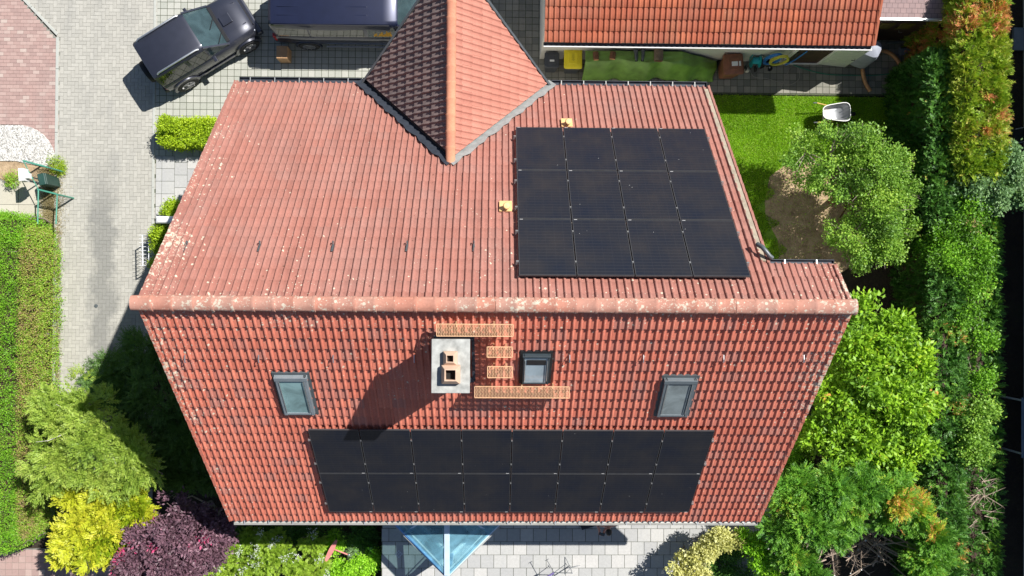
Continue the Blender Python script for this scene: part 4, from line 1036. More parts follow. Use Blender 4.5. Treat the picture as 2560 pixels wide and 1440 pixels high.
for i in range(9):
    for j in range(5): jr.append((.66+i*.07, -.925+.022*j+.006*math.sin(i*3+j*2), 1.25+j*.10+.02*math.sin(i*2.2)))
mb.add(jr, [(i*5+j, i*5+5+j, i*5+6+j, i*5+1+j) for i in range(8) for j in range(4)])
for v_ in range(1): pass
jk = bpy.data.objects.new('cloth', None)
bpy.data.objects.remove(jk)
jm = MB(); jm.v = [(x-4.42, y+8.80+.02, z) for x, y, z in mb.v]; jm.f = mb.f; jm.m = mb.m
jo = jm.build('sun_blind', M_fabricY); sm = jo.modifiers.new('thickness', 'SOLIDIFY'); sm.thickness = .006
tag(jo, 'crumpled orange cloth blind on the front side window of the van', 'blind')

# ------------------------------------------------------------------ things in the yard
bc = (G(691, 114, .55)+G(718, 146, .55))/2; mb = MB(); mb.box((bc.x, bc.y, .275), (.34, .39, .55)); bxx = thing('cardboard_box', (bc.x, bc.y, 0), 'tall brown cardboard box standing behind the van', 'box')
mb.build('carton', M_card, bxx, bevel=.006); mb = MB(); mb.box((bc.x, bc.y, .553), (.05, .37, .004)); mb.build('tape', M_card, bxx)
def bin_(px, py, wd, dp, h, lid, body, label, rz=0, lab=None, lip=0):
    c = G(px, py, h); t = thing('wheelie_bin', (c.x, c.y, 0), label, 'wheelie bin', rz, 'wheelie bins along the garage wall')
    rr = lambda w_, d_, z, r=.05: [(sx*(w_/2-r)+r*math.cos(a+q), sy*(d_/2-r)+r*math.sin(a+q), z) for sx, sy, q in ((1, 1, 0), (-1, 1, math.pi/2), (-1, -1, math.pi), (1, -1, 3*math.pi/2)) for a in (0, .5, 1.05, 1.57)]
    m = MB(); m.loft([rr(wd*.78, dp*.72, .06), rr(wd*.95, dp*.92, h-.10), rr(wd*1.0, dp*.98, h-.08), rr(wd, dp*.98, h-.05)]); m.build('body', body, t, False, smooth=True, recalc=True)
    m = MB(); m.loft([rr(wd*1.04, dp*1.04, h-.055, .06), rr(wd*1.04, dp*1.04, h-.02, .06), rr(wd*.98, dp*.98, h, .06), rr(wd*.55, dp*.62, h+.012, .05), rr(wd*.50, dp*.57, h+.03, .05)]); l = m.build('lid', lid, t, False, smooth=True, recalc=True)
    if lab: 
        m = MB(); m.box((lab[0], lab[1], h+.034), (lab[2], lab[3], .004)); m.build('sticker', M_white, l, False)
    m = MB(); m.tube([(-wd*.38, dp*.52, h-.05), (-wd*.38, dp*.60, h-.04), (wd*.38, dp*.60, h-.04), (wd*.38, dp*.52, h-.05)], .013, 6); m.build('handle', body, t, False)
    for s in (-1, 1):
        m = MB(); m.lathe((s*wd*.40, dp*.42, .10), [(.02, -.02), (.10, -.02), (.10, .02), (.02, .02)], 16, 'x'); m.build('wheel', M_rubber, t, False, recalc=True)
    return t, h
bin_(1380, 149, .44, .46, .94, M_binK, M_binK, 'small dark grey bin at the corner of the garage', 0, (0, -.04, .14, .06))
t_, h_ = bin_(1433, 146, .54, .60, 1.02, M_binY, M_binK, 'bin with a bright yellow lid beside the green tarpaulin')
m = MB()
for i in range(7): m.box((random.uniform(-.01, .01), .13-i*.035, 1.053), (random.uniform(.05, .11), .010, .002))
m.build('moulded_text', plain('olive_print', (.30, .25, .02), .6), t_, False)
t_, h_ = bin_(1834, 160, .60, .62, .98, M_binB, M_binB, 'brown bin with a white paper sheet on its lid', .06)
m = MB(); m.box((.03, -.0, 1.016), (.19, .14, .003)); m.build('paper_sheet', M_white, t_, False)
m = MB(); m.box((.19, -.0, 1.016), (.06, .15, .003)); m.build('sticker', M_white, t_, False)

# green tarpaulin over a wood pile
x0, x1 = G(1462, 150, 1.1).x, G(1800, 150, .8).x; ny, nx = 26, 90; y1_, y0_ = 7.55, G(1600, 200, .25).y
v = []
for i in range(nx+1):
    fx = i/nx; x = x0+(x1-x0)*fx
    top = 1.22 if fx < .70 else 1.22-(fx-.70)/.30*.95
    for j in range(ny+1):
        fy = j/ny; y = y1_-(y1_-y0_)*fy
        edge = .045*math.sin(fx*19)+.03*math.sin(fx*41+1)
        z = top*(1-max(0, (fy-.50+.05*math.sin(fx*7))/.5)**1.35*.92)
        z += .022*math.sin(fx*34+fy*9)*math.sin(fy*11+fx*5)+.030*max(0, math.sin(fx*16-fy*9))*fy**1.5+.012*math.sin(fx*90+fy*20)*fy
        z += .04*math.exp(-((fx-.55-.1*fy)/.03)**2)*fy
        v.append((x+.05*math.sin(fy*6)*fx, y-edge*fy*1.4, max(.02, z)))
me = MB(); me.add(v, [(i*(ny+1)+j, (i+1)*(ny+1)+j, (i+1)*(ny+1)+j+1, i*(ny+1)+j+1) for i in range(nx) for j in range(ny)])
M_tarp = plain('green_tarpaulin', (.16, .29, .055), .38, var=.3, scale=3, bmp=.15)
tp = me.build('tarpaulin', M_tarp, smooth=True); tp.modifiers.new('thickness', 'SOLIDIFY').thickness = .008
tag(tp, 'creased green tarpaulin covering the wood pile along the garage wall', 'tarpaulin')
pile = thing('wood_pile', (6, 7.3, 0), 'low wood pile hidden under the green tarpaulin', 'wood pile')
mb = MB(); mb.box((x0+1.4, 7.38, .45), (2.3, .28, .86)); mb.build('stack', M_wood, pile, bevel=.05)
def log(px, py, wd, ln, z, label, rz=0, mt=M_bark, name='log', cat='log', end=M_woodc):
    c = G(px, py, z+.08); c.z = z; t = thing(name, c, label, cat, rz)
    m = MB(); pr = [(math.cos(a)*wd/2*(1+.07*math.sin(a*5)), math.sin(a)*wd*.42*(1+.06*math.cos(a*3))+wd*.36) for a in np.linspace(0, 2*math.pi, 15)[:-1]]
    m.loft([[(p*k, y, q*k+.0) for p, q in pr] for y, k in ((-ln/2, .97), (-ln/4, 1.03), (0, 1), (ln/4, 1.03), (ln/2, .96))]); m.build('bark', mt, t, False, smooth=True, recalc=True)
    m = MB(); m.add([(p*.93, -ln/2-.003, q*.93) for p, q in pr], [tuple(range(14))]); m.add([(p*.93, -ln/2-.012, q*.93) for p, q in pr], [tuple(range(14))[::-1]]); m.build('cut_end', end, t, False)
log(1490, 139, .17, .24, 1.20, 'reddish split log with a pale cut end, leftmost on the tarpaulin', .1)
log(1532, 138, .18, .22, 1.20, 'short round reddish log between the split log and the grey boots', -.1)
log(1646, 138, .28, .36, 1.18, 'wide flat block of grey barked wood on the tarpaulin', 0, M_wood, 'wood_block', 'wood block', M_bark)
for i, px in enumerate((1590, 1607)):
    c = G(px, 137, 1.25); t = thing('boot', (c.x, c.y, 1.21), ['left', 'right'][i]+' one of two grey rubber boots lying on the green tarpaulin', 'boot', (.06, -.05)[i], 'grey boots on the tarpaulin')
    m = MB(); m.loft([[(math.cos(a)*rx, y, .06+math.sin(a)*rz_) for a in np.linspace(0, 6.283, 11)[:-1]] for y, rx, rz_ in ((.19, .070, .045), (.10, .062, .05), (.0, .050, .05), (-.06, .052, .05), (-.13, .042, .04), (-.18, .020, .025))]); m.build('shaft', M_dgrey, t, False, smooth=True, recalc=True)
    m = MB(); m.box((0, -.08, .012), (.09, .24, .02)); m.build('sole', M_rubber, t, False, bevel=.008)
# hose reel, hoses, tools by the wall
c = G(1893, 130, .8); t = thing('hose_reel', (c.x, 7.47, 0), 'teal hose reel cart against the white garage wall', 'hose reel')
for s in (-1, 1):
    m = MB(); m.lathe((s*.13, 0, .62), [(.03, -.012), (.20, -.012), (.22, 0), (.20, .012), (.03, .012)], 20, 'x'); m.build('flange', M_teal, t, False, recalc=True)
    m = MB(); m.lathe((s*.16, -.12, .10), [(.02, -.02), (.10, -.02), (.10, .02), (.02, .02)], 16, 'x'); m.build('wheel', M_rubber, t, False, recalc=True)
m = MB(); m.lathe((0, 0, .62), [(.11, -.12), (.11, .12)], 18, 'x'); m.build('drum', M_teal, t, False, recalc=True)
m = MB(); m.tube([(-.16, -.1, .12), (-.16, .05, 1.0), (.16, .05, 1.0), (.16, -.1, .12)], .014, 6); m.build('frame', M_dgrey, t, False)
def coil(name, px, z, mt, rx, rz_, label, turns=3, r=.016, ph=0, y=7.52):
    c = G(px, 128, z); pts = []
    for k in range(turns*18+1):
        a = 2*math.pi*k/18; q = k/(turns*18); pts.append((c.x+math.cos(a+ph)*rx*(1+.12*math.sin(a*.5+ph)), y-.015-.05*q, z+math.sin(a+ph)*rz_*(1+.1*math.cos(a*.4))))
    m = MB(); m.tube(pts, r, 6); o = m.build(name, mt, smooth=True); tag(o, label, 'hose', 'hoses hung on the garage wall')
coil('hose', 1932, .75, M_hoseb, .22, .50, 'blue coiled hose hanging on the garage wall beside the reel', 4, .022)
coil('hose', 1948, .85, M_hosey, .24, .45, 'yellow green coiled hose hanging in loops on the garage wall', 4, .020, 1.1, 7.45)
m = MB(); c = G(1970, 130, .8); m.tube([(c.x-.45, 7.44, .08), (c.x-.15, 7.42, .35), (c.x+.12, 7.46, .9), (c.x+.1, 7.5, 1.4)], .026, 6); tag(m.build('hose', M_black, smooth=True), 'thick black hose curving below the coiled hoses', 'hose')
m = MB(); m.tube([(c.x+.18, 7.5, .05), (c.x+.28, 7.5, .7), (c.x+.34, 7.52, 1.5)], .022, 6); tag(m.build('hose', M_hoseb, smooth=True), 'straight blue hose hanging next to the garage doorway', 'hose')
c = G(1913, 152, .2); t = thing('pressure_washer', (c.x, c.y, 0), 'black machine on small wheels lying on the yard paving', 'machine', .4)
m = MB(); m.lathe((0, 0, .14), [(.05, -.2), (.13, -.18), (.14, .1), (.07, .2)], 14, 'x'); m.box((.02, .05, .1), (.3, .2, .16)); m.build('housing', M_black, t, False, bevel=.015, recalc=True)
for s in (-1, 1):
    m = MB(); m.lathe((-.12, s*.14, .07), [(.02, -.02), (.07, -.02), (.07, .02), (.02, .02)], 14, 'y'); m.build('wheel', M_rubber, t, False, recalc=True)
c = G(1925, 172, .1); t = thing('small_pot', (c.x, c.y, 0), 'small black round pot with a white tag near the lamp globe', 'pot')
m = MB(); m.lathe((0, 0, 0), [(.055, 0), (.075, .13), (.062, .13), (.055, .06), (.01, .06)], 16); m.build('pot', M_black, t, False, smooth=True)
m = MB(); m.box((-.02, .03, .135), (.03, .045, .006)); m.build('tag', M_white, t, False)
c = G(1868, 175, .12); t = thing('globe_lamp', (c.x, c.y, 0), 'pale glass globe with grey cable lying next to the brown bin', 'lamp')
m = MB(); m.lathe((0, 0, .09), [(.01, -.09), (.06, -.075), (.085, -.03), (.088, .02), (.06, .07), (.02, .09)], 18); m.build('globe', plain('frosted_glass', (.50, .47, .38), .2), t, False, smooth=True)
m = MB(); m.tube([(0, .05, .06), (.10, .15, .015), (.20, .28, .012), (.24, .40, .05)], .008, 5); m.build('cable', M_cable, t, False)
def groundline(name, pts, z, r, mt, label, cat):
    q = [G(x, y, z) for x, y in pts]; out = []
    for i in range(len(q)-1):                       # Catmull-Rom
        p0, p1, p2, p3 = q[max(i-1, 0)], q[i], q[i+1], q[min(i+2, len(q)-1)]
        for k in range(6):
            t = k/6; out.append(.5*((2*p1)+(p2-p0)*t+(2*p0-5*p1+4*p2-p3)*t*t+(3*p1-p0-3*p2+p3)*t**3))
    out.append(q[-1]); m = MB(); m.tube(out, r, 6); return tag(m.build(name, mt, smooth=True), label, cat)
groundline('garden_hose', [(1982, 162), (2020, 175), (2070, 186), (2130, 188), (2190, 188), (2235, 182), (2275, 171)], .02, .014, M_hoseg, 'thin green hose lying across the yard towards the thuja hedge', 'hose')
groundline('cable', [(1875, 175), (1885, 192), (1915, 196), (1945, 205), (1975, 212), (1998, 196), (1995, 170), (1978, 168), (1965, 190), (1952, 222)], .015, .007, M_cable, 'thin grey cable looping over the yard paving', 'cable')
c = G(2202, 175, .05); pts = []
for k in range(25):
    a = 3.75-k/24*4.7+.9; pts.append((c.x+.62*math.cos(a), c.y+.66*math.sin(a)-.02, .07))
q1 = [G(x, y, .07) for x, y in [(2176, 228), (2163, 205), (2157, 175), (2160, 155), (2172, 138), (2200, 127), (2225, 133), (2245, 152), (2254, 176)]]
out = []
for i in range(len(q1)-1):
    p0, p1, p2, p3 = q1[max(i-1, 0)], q1[i], q1[i+1], q1[min(i+2, len(q1)-1)]
    for k in range(8): tt_ = k/8; out.append(.5*((2*p1)+(p2-p0)*tt_+(2*p0-5*p1+4*p2-p3)*tt_*tt_+(3*p1-p0-3*p2+p3)*tt_**3))
out.append(q1[-1]); m = MB(); m.tube(out, [.06*(1+.06*(i % 2)) for i in range(len(out))], 10); tag(m.build('drain_pipe', M_hosek, smooth=True), 'ribbed orange brown flexible pipe lying in a ring on the yard', 'pipe')
# white sheeted object at the garage corner
c = G(2184, 118, 1.4); t = thing('covered_grill', (c.x, c.y, 0), 'object under a pale grey sheet at the corner of the garage', 'covered object', -.35)
m = MB(); prof = []
for z, a, b in ((.35, .36, .34), (.6, .35, .32), (1.1, .33, .30), (1.30, .28, .26), (1.40, .12, .10)):
    prof.append([(a*math.copysign(abs(math.cos(t2))**.6, math.cos(t2))*(1+.03*math.sin(t2*7)), b*math.copysign(abs(math.sin(t2))**.6, math.sin(t2)), z) for t2 in np.linspace(0, 6.283, 25)[:-1]])
m.loft(prof); m.build('cover', plain('pale_sheet', (.27, .29, .35), .7), t, False, smooth=True, recalc=True)
for sx in (-1, 1):
    for sy in (-1, 1): m = MB(); m.tube([(sx*.26, sy*.24, 0), (sx*.26, sy*.24, .4)], .018, 6); m.build('leg', M_dgrey, t, False)
for (pa, pb, r, mt, lb, nm) in (((2265, 99), (2382, 52), .018, M_cable, 'long thin pale rod leaning towards the timber shed', 'rod'), ((2215, 107), (2302, 103), .045, M_dgrey, 'grey pipe lying in the shade in front of the shed', 'pipe'), ((2255, 125), (2350, 118), .13, plain('blue_grey_roll', (.09, .11, .16), .7), 'thick blue grey roll lying in the shade by the hedge', 'roll')):
    a, b = G(*pa, .3), G(*pb, .3 if r < .1 else .15)
    if r > .1: a.z = b.z = .14
    if r < .02: a.z = .05; b.z = 1.6; b2 = G(*pb, 1.6); b = b2; a = G(*pa, .05)
    m = MB(); m.tube([a, a.lerp(b, .5), b], r, 12); tag(m.build(nm, mt, smooth=True), lb, nm)
# wheelbarrow
c = G(2090, 281, .55); t = thing('wheelbarrow', (c.x, c.y, 0), 'grey steel wheelbarrow with yellow handles standing on the lawn', 'wheelbarrow', .03)
def tray(k, z, sx=0):
    o = []
    for a in np.linspace(0, 2*math.pi, 33)[:-1]:
        cx_, sn = math.cos(a), math.sin(a); x = math.copysign(abs(cx_)**.5, cx_)*.43*k; y = math.copysign(abs(sn)**.5, sn)*(.26+.06*(x/.43))*k
        o.append((x+sx, y, z))
    return o
m = MB(); m.loft([tray(1.0, .60), tray(1.02, .61), tray(.98, .60), tray(.78, .42, -.04), tray(.60, .34, -.08), tray(.3, .335, -.08), tray(.02, .335, -.08)], cap=False); m.build('tray', M_tan, t, False, smooth=True)
m = MB(); m.tube([Vector(p) for p in tray(1.01, .61)]+[Vector(tray(1.01, .61)[0])], .014, 6); m.build('rim', M_white, t, False)
m = MB(); m.add([(-.36, -.20, .352), (-.05, -.21, .348), (-.04, .12, .348), (-.34, .16, .352), (-.2, -.03, .375)], [(0, 1, 4), (1, 2, 4), (2, 3, 4), (3, 0, 4)]); m.build('mortar_rest', M_sand, t, False)
for s in (-1, 1):
    m = MB(); m.tube([(.45, s*.06, .28), (0, s*.22, .33), (-.45, s*.29, .50), (-.60, s*.31, .56)], .017, 8); m.build('handle_bar', M_tany, t, False, smooth=True)
    m = MB(); m.tube([(-.60, s*.31, .56), (-.72, s*.31, .57)], .021, 8); m.build('grip', M_dgrey, t, False)
    m = MB(); m.tube([(-.18, s*.24, .36), (-.22, s*.24, .0), (-.05, s*.24, .0), (0, s*.22, .33)], .013, 6); m.build('leg', M_tany, t, False)
m = MB(); m.lathe((.58, 0, .19), [(.08, -.04), (.18, -.04), (.19, 0), (.18, .04), (.08, .04)], 20, 'y'); m.build('wheel', M_rubber, t, False, recalc=True)

# ------------------------------------------------------------------ west side: gate, post box, mailbox, railing
t = thing('garden_gate', (-14.0, 2.0, 0), 'green tubular steel gate with wire mesh at the end of the hedge', 'gate')
gz = 1.0
pA, pB = G(96, 474, gz), G(143, 486, gz); pC, pD = G(94, 545, gz), G(140, 548, gz)
pD2 = Vector((pB.x+.0, pB.y-1.3, 0)); 
m = MB(); m.tube([(pA.x, pA.y, gz), (pB.x, pB.y, gz)], .024, 8); m.tube([(pA.x, pA.y, gz-.10), (pB.x, pB.y, gz-.10)], .014, 8); m.build('top_bar', M_greenm, t)
for p in (pA, pB):
    m = MB(); m.tube([(p.x, p.y, 0), (p.x, p.y, gz+.03)], .028, 8); m.build('post', M_greenm, t)
for p, q in ((pA, G(94, 560, gz)), (pB, G(140, 560, gz))):
    m = MB(); m.tube([(p.x, p.y, gz), (q.x, q.y, gz)], .022, 8); m.build('rail', M_greenm, t)
m = MB(); n_ = 12
for i in range(n_): f = i/n_; a = pA.lerp(pB, f); m.tube([(a.x, a.y, gz-.02), (a.x, a.y, .05)], .004, 4)
for i in range(9): z = .1+.1*i; m.tube([(pA.x, pA.y, z), (pB.x, pB.y, z)], .004, 4)
m.build('mesh', M_greenm, t)
t = thing('green_fence', (-15.3, 3.6, 0), 'low green wire fence section between the gate and the white gravel', 'fence')
a, b = G(58, 402, 1.0), G(118, 418, 1.0)
m = MB(); m.tube([a, b], .028, 8); m.tube([(a.x, a.y, .2), (b.x, b.y, .2)], .018, 8); m.build('top_bar', M_greenm, t)
for p in (a, b): m = MB(); m.tube([(p.x, p.y, 0), p], .026, 8); m.build('post', M_greenm, t)
m = MB(); m.tube([a, pA+Vector((0, 0, .0))], .014, 6); m.build('brace', M_greenm, t)
m = MB()
for i in range(14): q = a.lerp(b, i/14); m.tube([(q.x, q.y, .2), (q.x, q.y, 1)], .004, 4)
for i in range(9): m.tube([(a.x, a.y, .2+.09*i), (b.x, b.y, .2+.09*i)], .004, 4)
m.build('mesh', M_greenm, t)
c = G(52, 436, 1.30); t = thing('letter_box', (c.x, c.y, 0), 'white letter box on a thin post beside the green fence', 'letter box', .08)
m = MB(); m.box((0, 0, 1.14), (.155, .38, .32)); m.build('case', M_white, t, False, bevel=.01)
m = MB(); m.box((.12, -.03, 1.12), (.09, .17, .24)); m.build('newspaper_tube', M_white, t, False, bevel=.01)
m = MB(); m.tube([(0, 0, 0), (0, 0, 1.0)], .022, 8); m.build('post', M_dgrey, t, False)
c = G(104, 448, .9); t = thing('dustbin', (c.x, c.y, 0), 'dark green bin standing in the corner behind the gate', 'bin', .2)
m = MB(); m.loft([[(sx*.13*k, sy*.18*k, z) for sx, sy in ((1, 1), (-1, 1), (-1, -1), (1, -1))] for z, k in ((0, .8), (.85, 1))]); m.build('body', plain('dark_green_plastic', (.01, .045, .035), .5), t, False, bevel=.02)
m = MB(); m.box((0, 0, .88), (.22, .36, .06)); m.build('lid', plain('dark_green_lid', (.015, .055, .045), .5), t, False, bevel=.02)
c = G(392, 549, 1.15); t = thing('gate_pillar', (c.x+.25, c.y, 0), 'white gate pillar with a rounded cap next to the bushes at the corner', 'pillar')
m = MB(); m.box((.0, 0, .52), (.48, .16, 1.04)); m.build('shaft', M_white, t, False, bevel=.01)
m = MB(); m.loft([[(sx*.30, sy*.11, 1.04) for sx, sy in ((1, 1), (-1, 1), (-1, -1), (1, -1))], [(sx*.30, sy*.11, 1.12) for sx, sy in ((1, 1), (-1, 1), (-1, -1), (1, -1))], [(sx*.22, sy*.06, 1.18) for sx, sy in ((1, 1), (-1, 1), (-1, -1), (1, -1))]]); m.build('cap', M_white, t, False, bevel=.02)
t = thing('railing', (-11, 1.4, 0), 'short galvanised railing with thin bars beside the driveway', 'railing')
a, b = G(356, 588, 1.0), G(357, 664, 1.0)
for z in (1.0, .55, .15): m = MB(); m.tube([(a.x, a.y, z), (b.x, b.y, z)], .020 if z == 1 else .012, 8); m.build('rail', M_galv, t)
for i in range(9): q = a.lerp(b, i/8); m = MB(); m.tube([(q.x-.09, q.y, 1.03), (q.x, q.y, 1.0), (q.x+.09, q.y, .97)], .007, 5); m.tube([(q.x, q.y, .15), (q.x, q.y, 1.0)], .007, 5); m.build('bar', M_galv, t)
for q in (a, b): m = MB(); m.tube([(q.x, q.y, 0), (q.x, q.y, 1.0)], .02, 8); m.build('post', M_galv, t)
m = MB(); q = G(240, 765, 0); m.lathe((q.x, q.y, -.0), [(.06, 0), (.06, .008), (.001, .010)], 20); tag(m.build('manhole_cover', M_dgrey), 'small round metal cover in the driveway paving', 'cover')

# ------------------------------------------------------------------ terrace things and the person
c = G(1430, 1432, 1.9); t = thing('clothes_stand', (c.x, c.y, TZ), 'thin metal stand with spread arms and a violet bar on the pale terrace', 'stand')
m = MB(); m.tube([(0, 0, 0), (0, 0, .75)], .016, 8); m.build('pole', M_alu, t, False)
tipL, tipR = G(1367, 1400, 1.95)-c, G(1415, 1410, 1.95)-c; hub = G(1385, 1432, 1.95)-c
for e, in ((tipL,), (tipR,)):
    m = MB(); m.tube([(hub.x, hub.y, .74), (e.x, e.y, .74)], .009, 6); d_ = Vector((e.y-hub.y, -(e.x-hub.x), 0)).normalized()*.06; m.tube([(e.x-d_.x, e.y-d_.y, .74), (e.x+d_.x, e.y+d_.y, .74)], .008, 6); m.build('arm', M_dgrey, t, False)
m = MB(); e = G(1366, 1444, 1.95)-c; m.tube([(hub.x, hub.y, .74), (e.x, e.y, .74)], .030, 8); m.build('violet_bar', M_purple, t, False)
m = MB(); m.tube([(hub.x, hub.y, .74), (0, 0, .72)], .012, 6); m.tube([(hub.x, hub.y, .74), (hub.x+.02, hub.y-.35, .70)], .012, 6); m.build('brace', M_dgrey, t, False)
for a in (0, 2.1, 4.2): m = MB(); m.tube([(0, 0, .25), (math.cos(a)*.3, math.sin(a)*.3, .01)], .012, 6); m.build('leg', M_alu, t, False)

def skinned(name, verts, edges, mat, parent, sub=2, root=0):
    me = bpy.data.meshes.new(name); me.from_pydata([v[:3] for v in verts], edges, []); o = bpy.data.objects.new(name, me); COL.objects.link(o); o.parent = parent
    sk = o.modifiers.new('skin', 'SKIN'); sk.use_smooth_shade = True
    for i, v in enumerate(verts):
        r = v[3]; me.skin_vertices[0].data[i].radius = (r, r if len(v) < 5 else v[4])
        me.skin_vertices[0].data[i].use_root = (i == root)
    ss = o.modifiers.new('sub', 'SUBSURF'); ss.levels = sub; ss.render_levels = sub; me.materials.append(mat); return o
pc = G(1519, 1312, 2.6); person = thing('person', (pc.x, pc.y+.02, TZ), 'person in dark clothes bending over a phone under the south gutter', 'person', 0)
# faces south (-y); local z from the terrace. hips, spine, legs, shoulders
V = [(0, .12, .92, .15), (0, .10, 1.10, .14), (0, .04, 1.30, .16), (0, -.01, 1.43, .10), (0, -.05, 1.50, .055),
     (.10, .12, .86, .10), (.12, .08, .48, .065), (.13, .12, .08, .05), (.13, .0, .03, .045),
     (-.10, .12, .86, .10), (-.12, .10, .48, .065), (-.13, .14, .08, .05), (-.13, .02, .03, .045),
     (.19, -.0, 1.40, .07), (.25, -.04, 1.14, .048), (-.06, -.26, 1.10, .034),
     (-.19, -.0, 1.40, .07), (-.27, -.05, 1.14, .048), (-.20, -.27, 1.12, .034),
     (0, -.09, 1.56, .055), (0, -.15, 1.62, .09), (0, -.20, 1.63, .085)]
E_ = [(0, 1), (1, 2), (2, 3), (3, 4), (0, 5), (5, 6), (6, 7), (7, 8), (0, 9), (9, 10), (10, 11), (11, 12), (3, 13), (13, 14), (14, 15), (3, 16), (16, 17), (17, 18), (4, 19), (19, 20), (20, 21)]
hx = -.10
# hands: palm and five fingers each
def hand(bx_, by_, bz_, s):
    b = len(V); V.append((bx_-s*.0, by_-.05, bz_, .028)); res = [(b,)]
    for k, (ox, ln) in enumerate(((-.026, .055), (-.009, .065), (.009, .062), (.026, .05))):
        i = len(V); V.append((bx_+ox, by_-.085, bz_-.006, .009)); V.append((bx_+ox*.9-s*.01, by_-.085-ln*.5, bz_+.008, .008)); V.append((bx_+ox*.7-s*.03, by_-.085-ln*.55, bz_+.030, .007)); E_.extend([(b, i), (i, i+1), (i+1, i+2)])
    i = len(V); V.append((bx_-s*.032, by_-.06, bz_+.014, .010)); V.append((bx_-s*.045, by_-.09, bz_+.03, .008)); E_.extend([(b, i), (i, i+1)])
    return b
h1 = hand(-.06, -.26, 1.10, 1); E_.append((15, h1)); h2 = hand(-.20, -.27, 1.12, -1); E_.append((18, h2))
bd = skinned('body', V, E_, M_skin, person)
def ellip(mb, c, r, rot=None, n=14, k=9, zmin=-1, zmax=1):
    rings = []
    for i in range(k+1):
        z = zmin+(zmax-zmin)*i/k; q = math.sqrt(max(0, 1-z*z)); ring = []
        for j in range(n):
            a = 2*math.pi*j/n; p = Vector((math.cos(a)*q*r[0], math.sin(a)*q*r[1], z*r[2]))
            if rot is not None: p = rot @ p
            ring.append(p+Vector(c))
        rings.append(ring)
    mb.loft(rings)
m = MB(); ellip(m, (0, -.165, 1.655), (.088, .118, .095), Matrix.Rotation(R(38), 3, 'X'), zmin=-.35); m.build('hair', M_hair, person, False, smooth=True, recalc=True)
SV = [(0, .12, .90, .17), (0, .10, 1.10, .165), (0, .04, 1.30, .175, .13), (0, .0, 1.42, .12), (.19, .0, 1.40, .095), (.235, -.02, 1.24, .078), (-.19, .0, 1.40, .095), (-.24, -.02, 1.24, .078)]
skinned('shirt', SV, [(0, 1), (1, 2), (2, 3), (3, 4), (4, 5), (3, 6), (6, 7)], M_shirt, person)
TV = [(0, .12, .93, .165), (.10, .12, .84, .12), (.12, .08, .48, .085), (.13, .12, .12, .07), (-.10, .12, .84, .12), (-.12, .10, .48, .085), (-.13, .14, .12, .07)]
skinned('trousers', TV, [(0, 1), (1, 2), (2, 3), (0, 4), (4, 5), (5, 6)], M_jeans, person)
for s in (-1, 1): m = MB(); ellip(m, (s*.13, .05, .05), (.055, .145, .055)); m.build('shoe', M_rubber, person, False, smooth=True)
m = MB(); m.box((0, -.265, 1.60), (.03, .03, .04)); m.build('nose', M_skin, person, False, bevel=.01)
for s in (-1, 1): m = MB(); ellip(m, (s*.092, -.17, 1.60), (.012, .022, .032)); m.build('ear', M_skin, person, False, smooth=True)
ph = thing('remote_control', (pc.x-.13, pc.y+.02-.37, TZ+1.13), 'dark phone and controller held by the bending person', 'controller', -.25)
m = MB(); m.box((0, 0, 0), (.17, .10, .03), Matrix.Rotation(.5, 3, 'X')); m.build('grip_body', M_black, ph, False, bevel=.008)
m = MB(); m.box((0, .02, .026), (.15, .075, .008), Matrix.Rotation(.5, 3, 'X')); m.build('phone', M_glassd, ph, False)
c = G(1463, 1314, 1.6); t = thing('garden_chair', (c.x+.05, c.y+.15, TZ), 'dark folding chair mostly hidden below the south gutter', 'chair', .3)
m = MB(); m.box((0, 0, .45), (.45, .42, .03)); m.build('seat', M_black, t, False); m = MB(); m.box((0, .2, .75), (.45, .03, .5)); m.build('backrest', M_black, t, False)
for sx in (-1, 1):
    for sy in (-1, 1): m = MB(); m.tube([(sx*.2, sy*.19, .45), (sx*.22, sy*.24, 0)], .012, 6); m.build('leg', M_black, t, False)

c = G(833, 1376, 1.0); t = thing('garden_ornament', (c.x, c.y, 0), 'faded red wooden paddle on a stick among the flowering shrubs', 'ornament', 0)
a, b = G(815, 1402, 1.1)-c, G(843, 1348, 1.15)-c
m = MB(); n_ = 10; rings = []
for k in range(n_+1):
    f = k/n_; p = a.lerp(b, f); wd = .075*math.sin(math.pi*min(1, max(0, f*.92+.04)))**.55; d_ = (b-a).normalized(); sd = Vector((-d_.y, d_.x, 0))
    rings.append([p+sd*wd+Vector((0, 0, 1.1)), p-sd*wd+Vector((0, 0, 1.1)), p-sd*wd+Vector((0, 0, 1.06)), p+sd*wd+Vector((0, 0, 1.06))])
m.loft(rings); m.build('paddle', M_pink, t, False)
e = G(872, 1388, 1.0)-c; m = MB(); m.tube([(.03, .05, 1.05), (e.x, e.y, .98)], .022, 8); m.build('cross_stick', M_pink, t, False)
m = MB(); m.lathe((e.x, e.y, .93), [(.035, 0), (.045, .08), (.02, .10)], 12); m.build('metal_end', M_alu, t, False)
m = MB(); m.tube([(0, 0, 0), (0, 0, 1.05)], .018, 8); m.build('post', M_woodc, t, False)

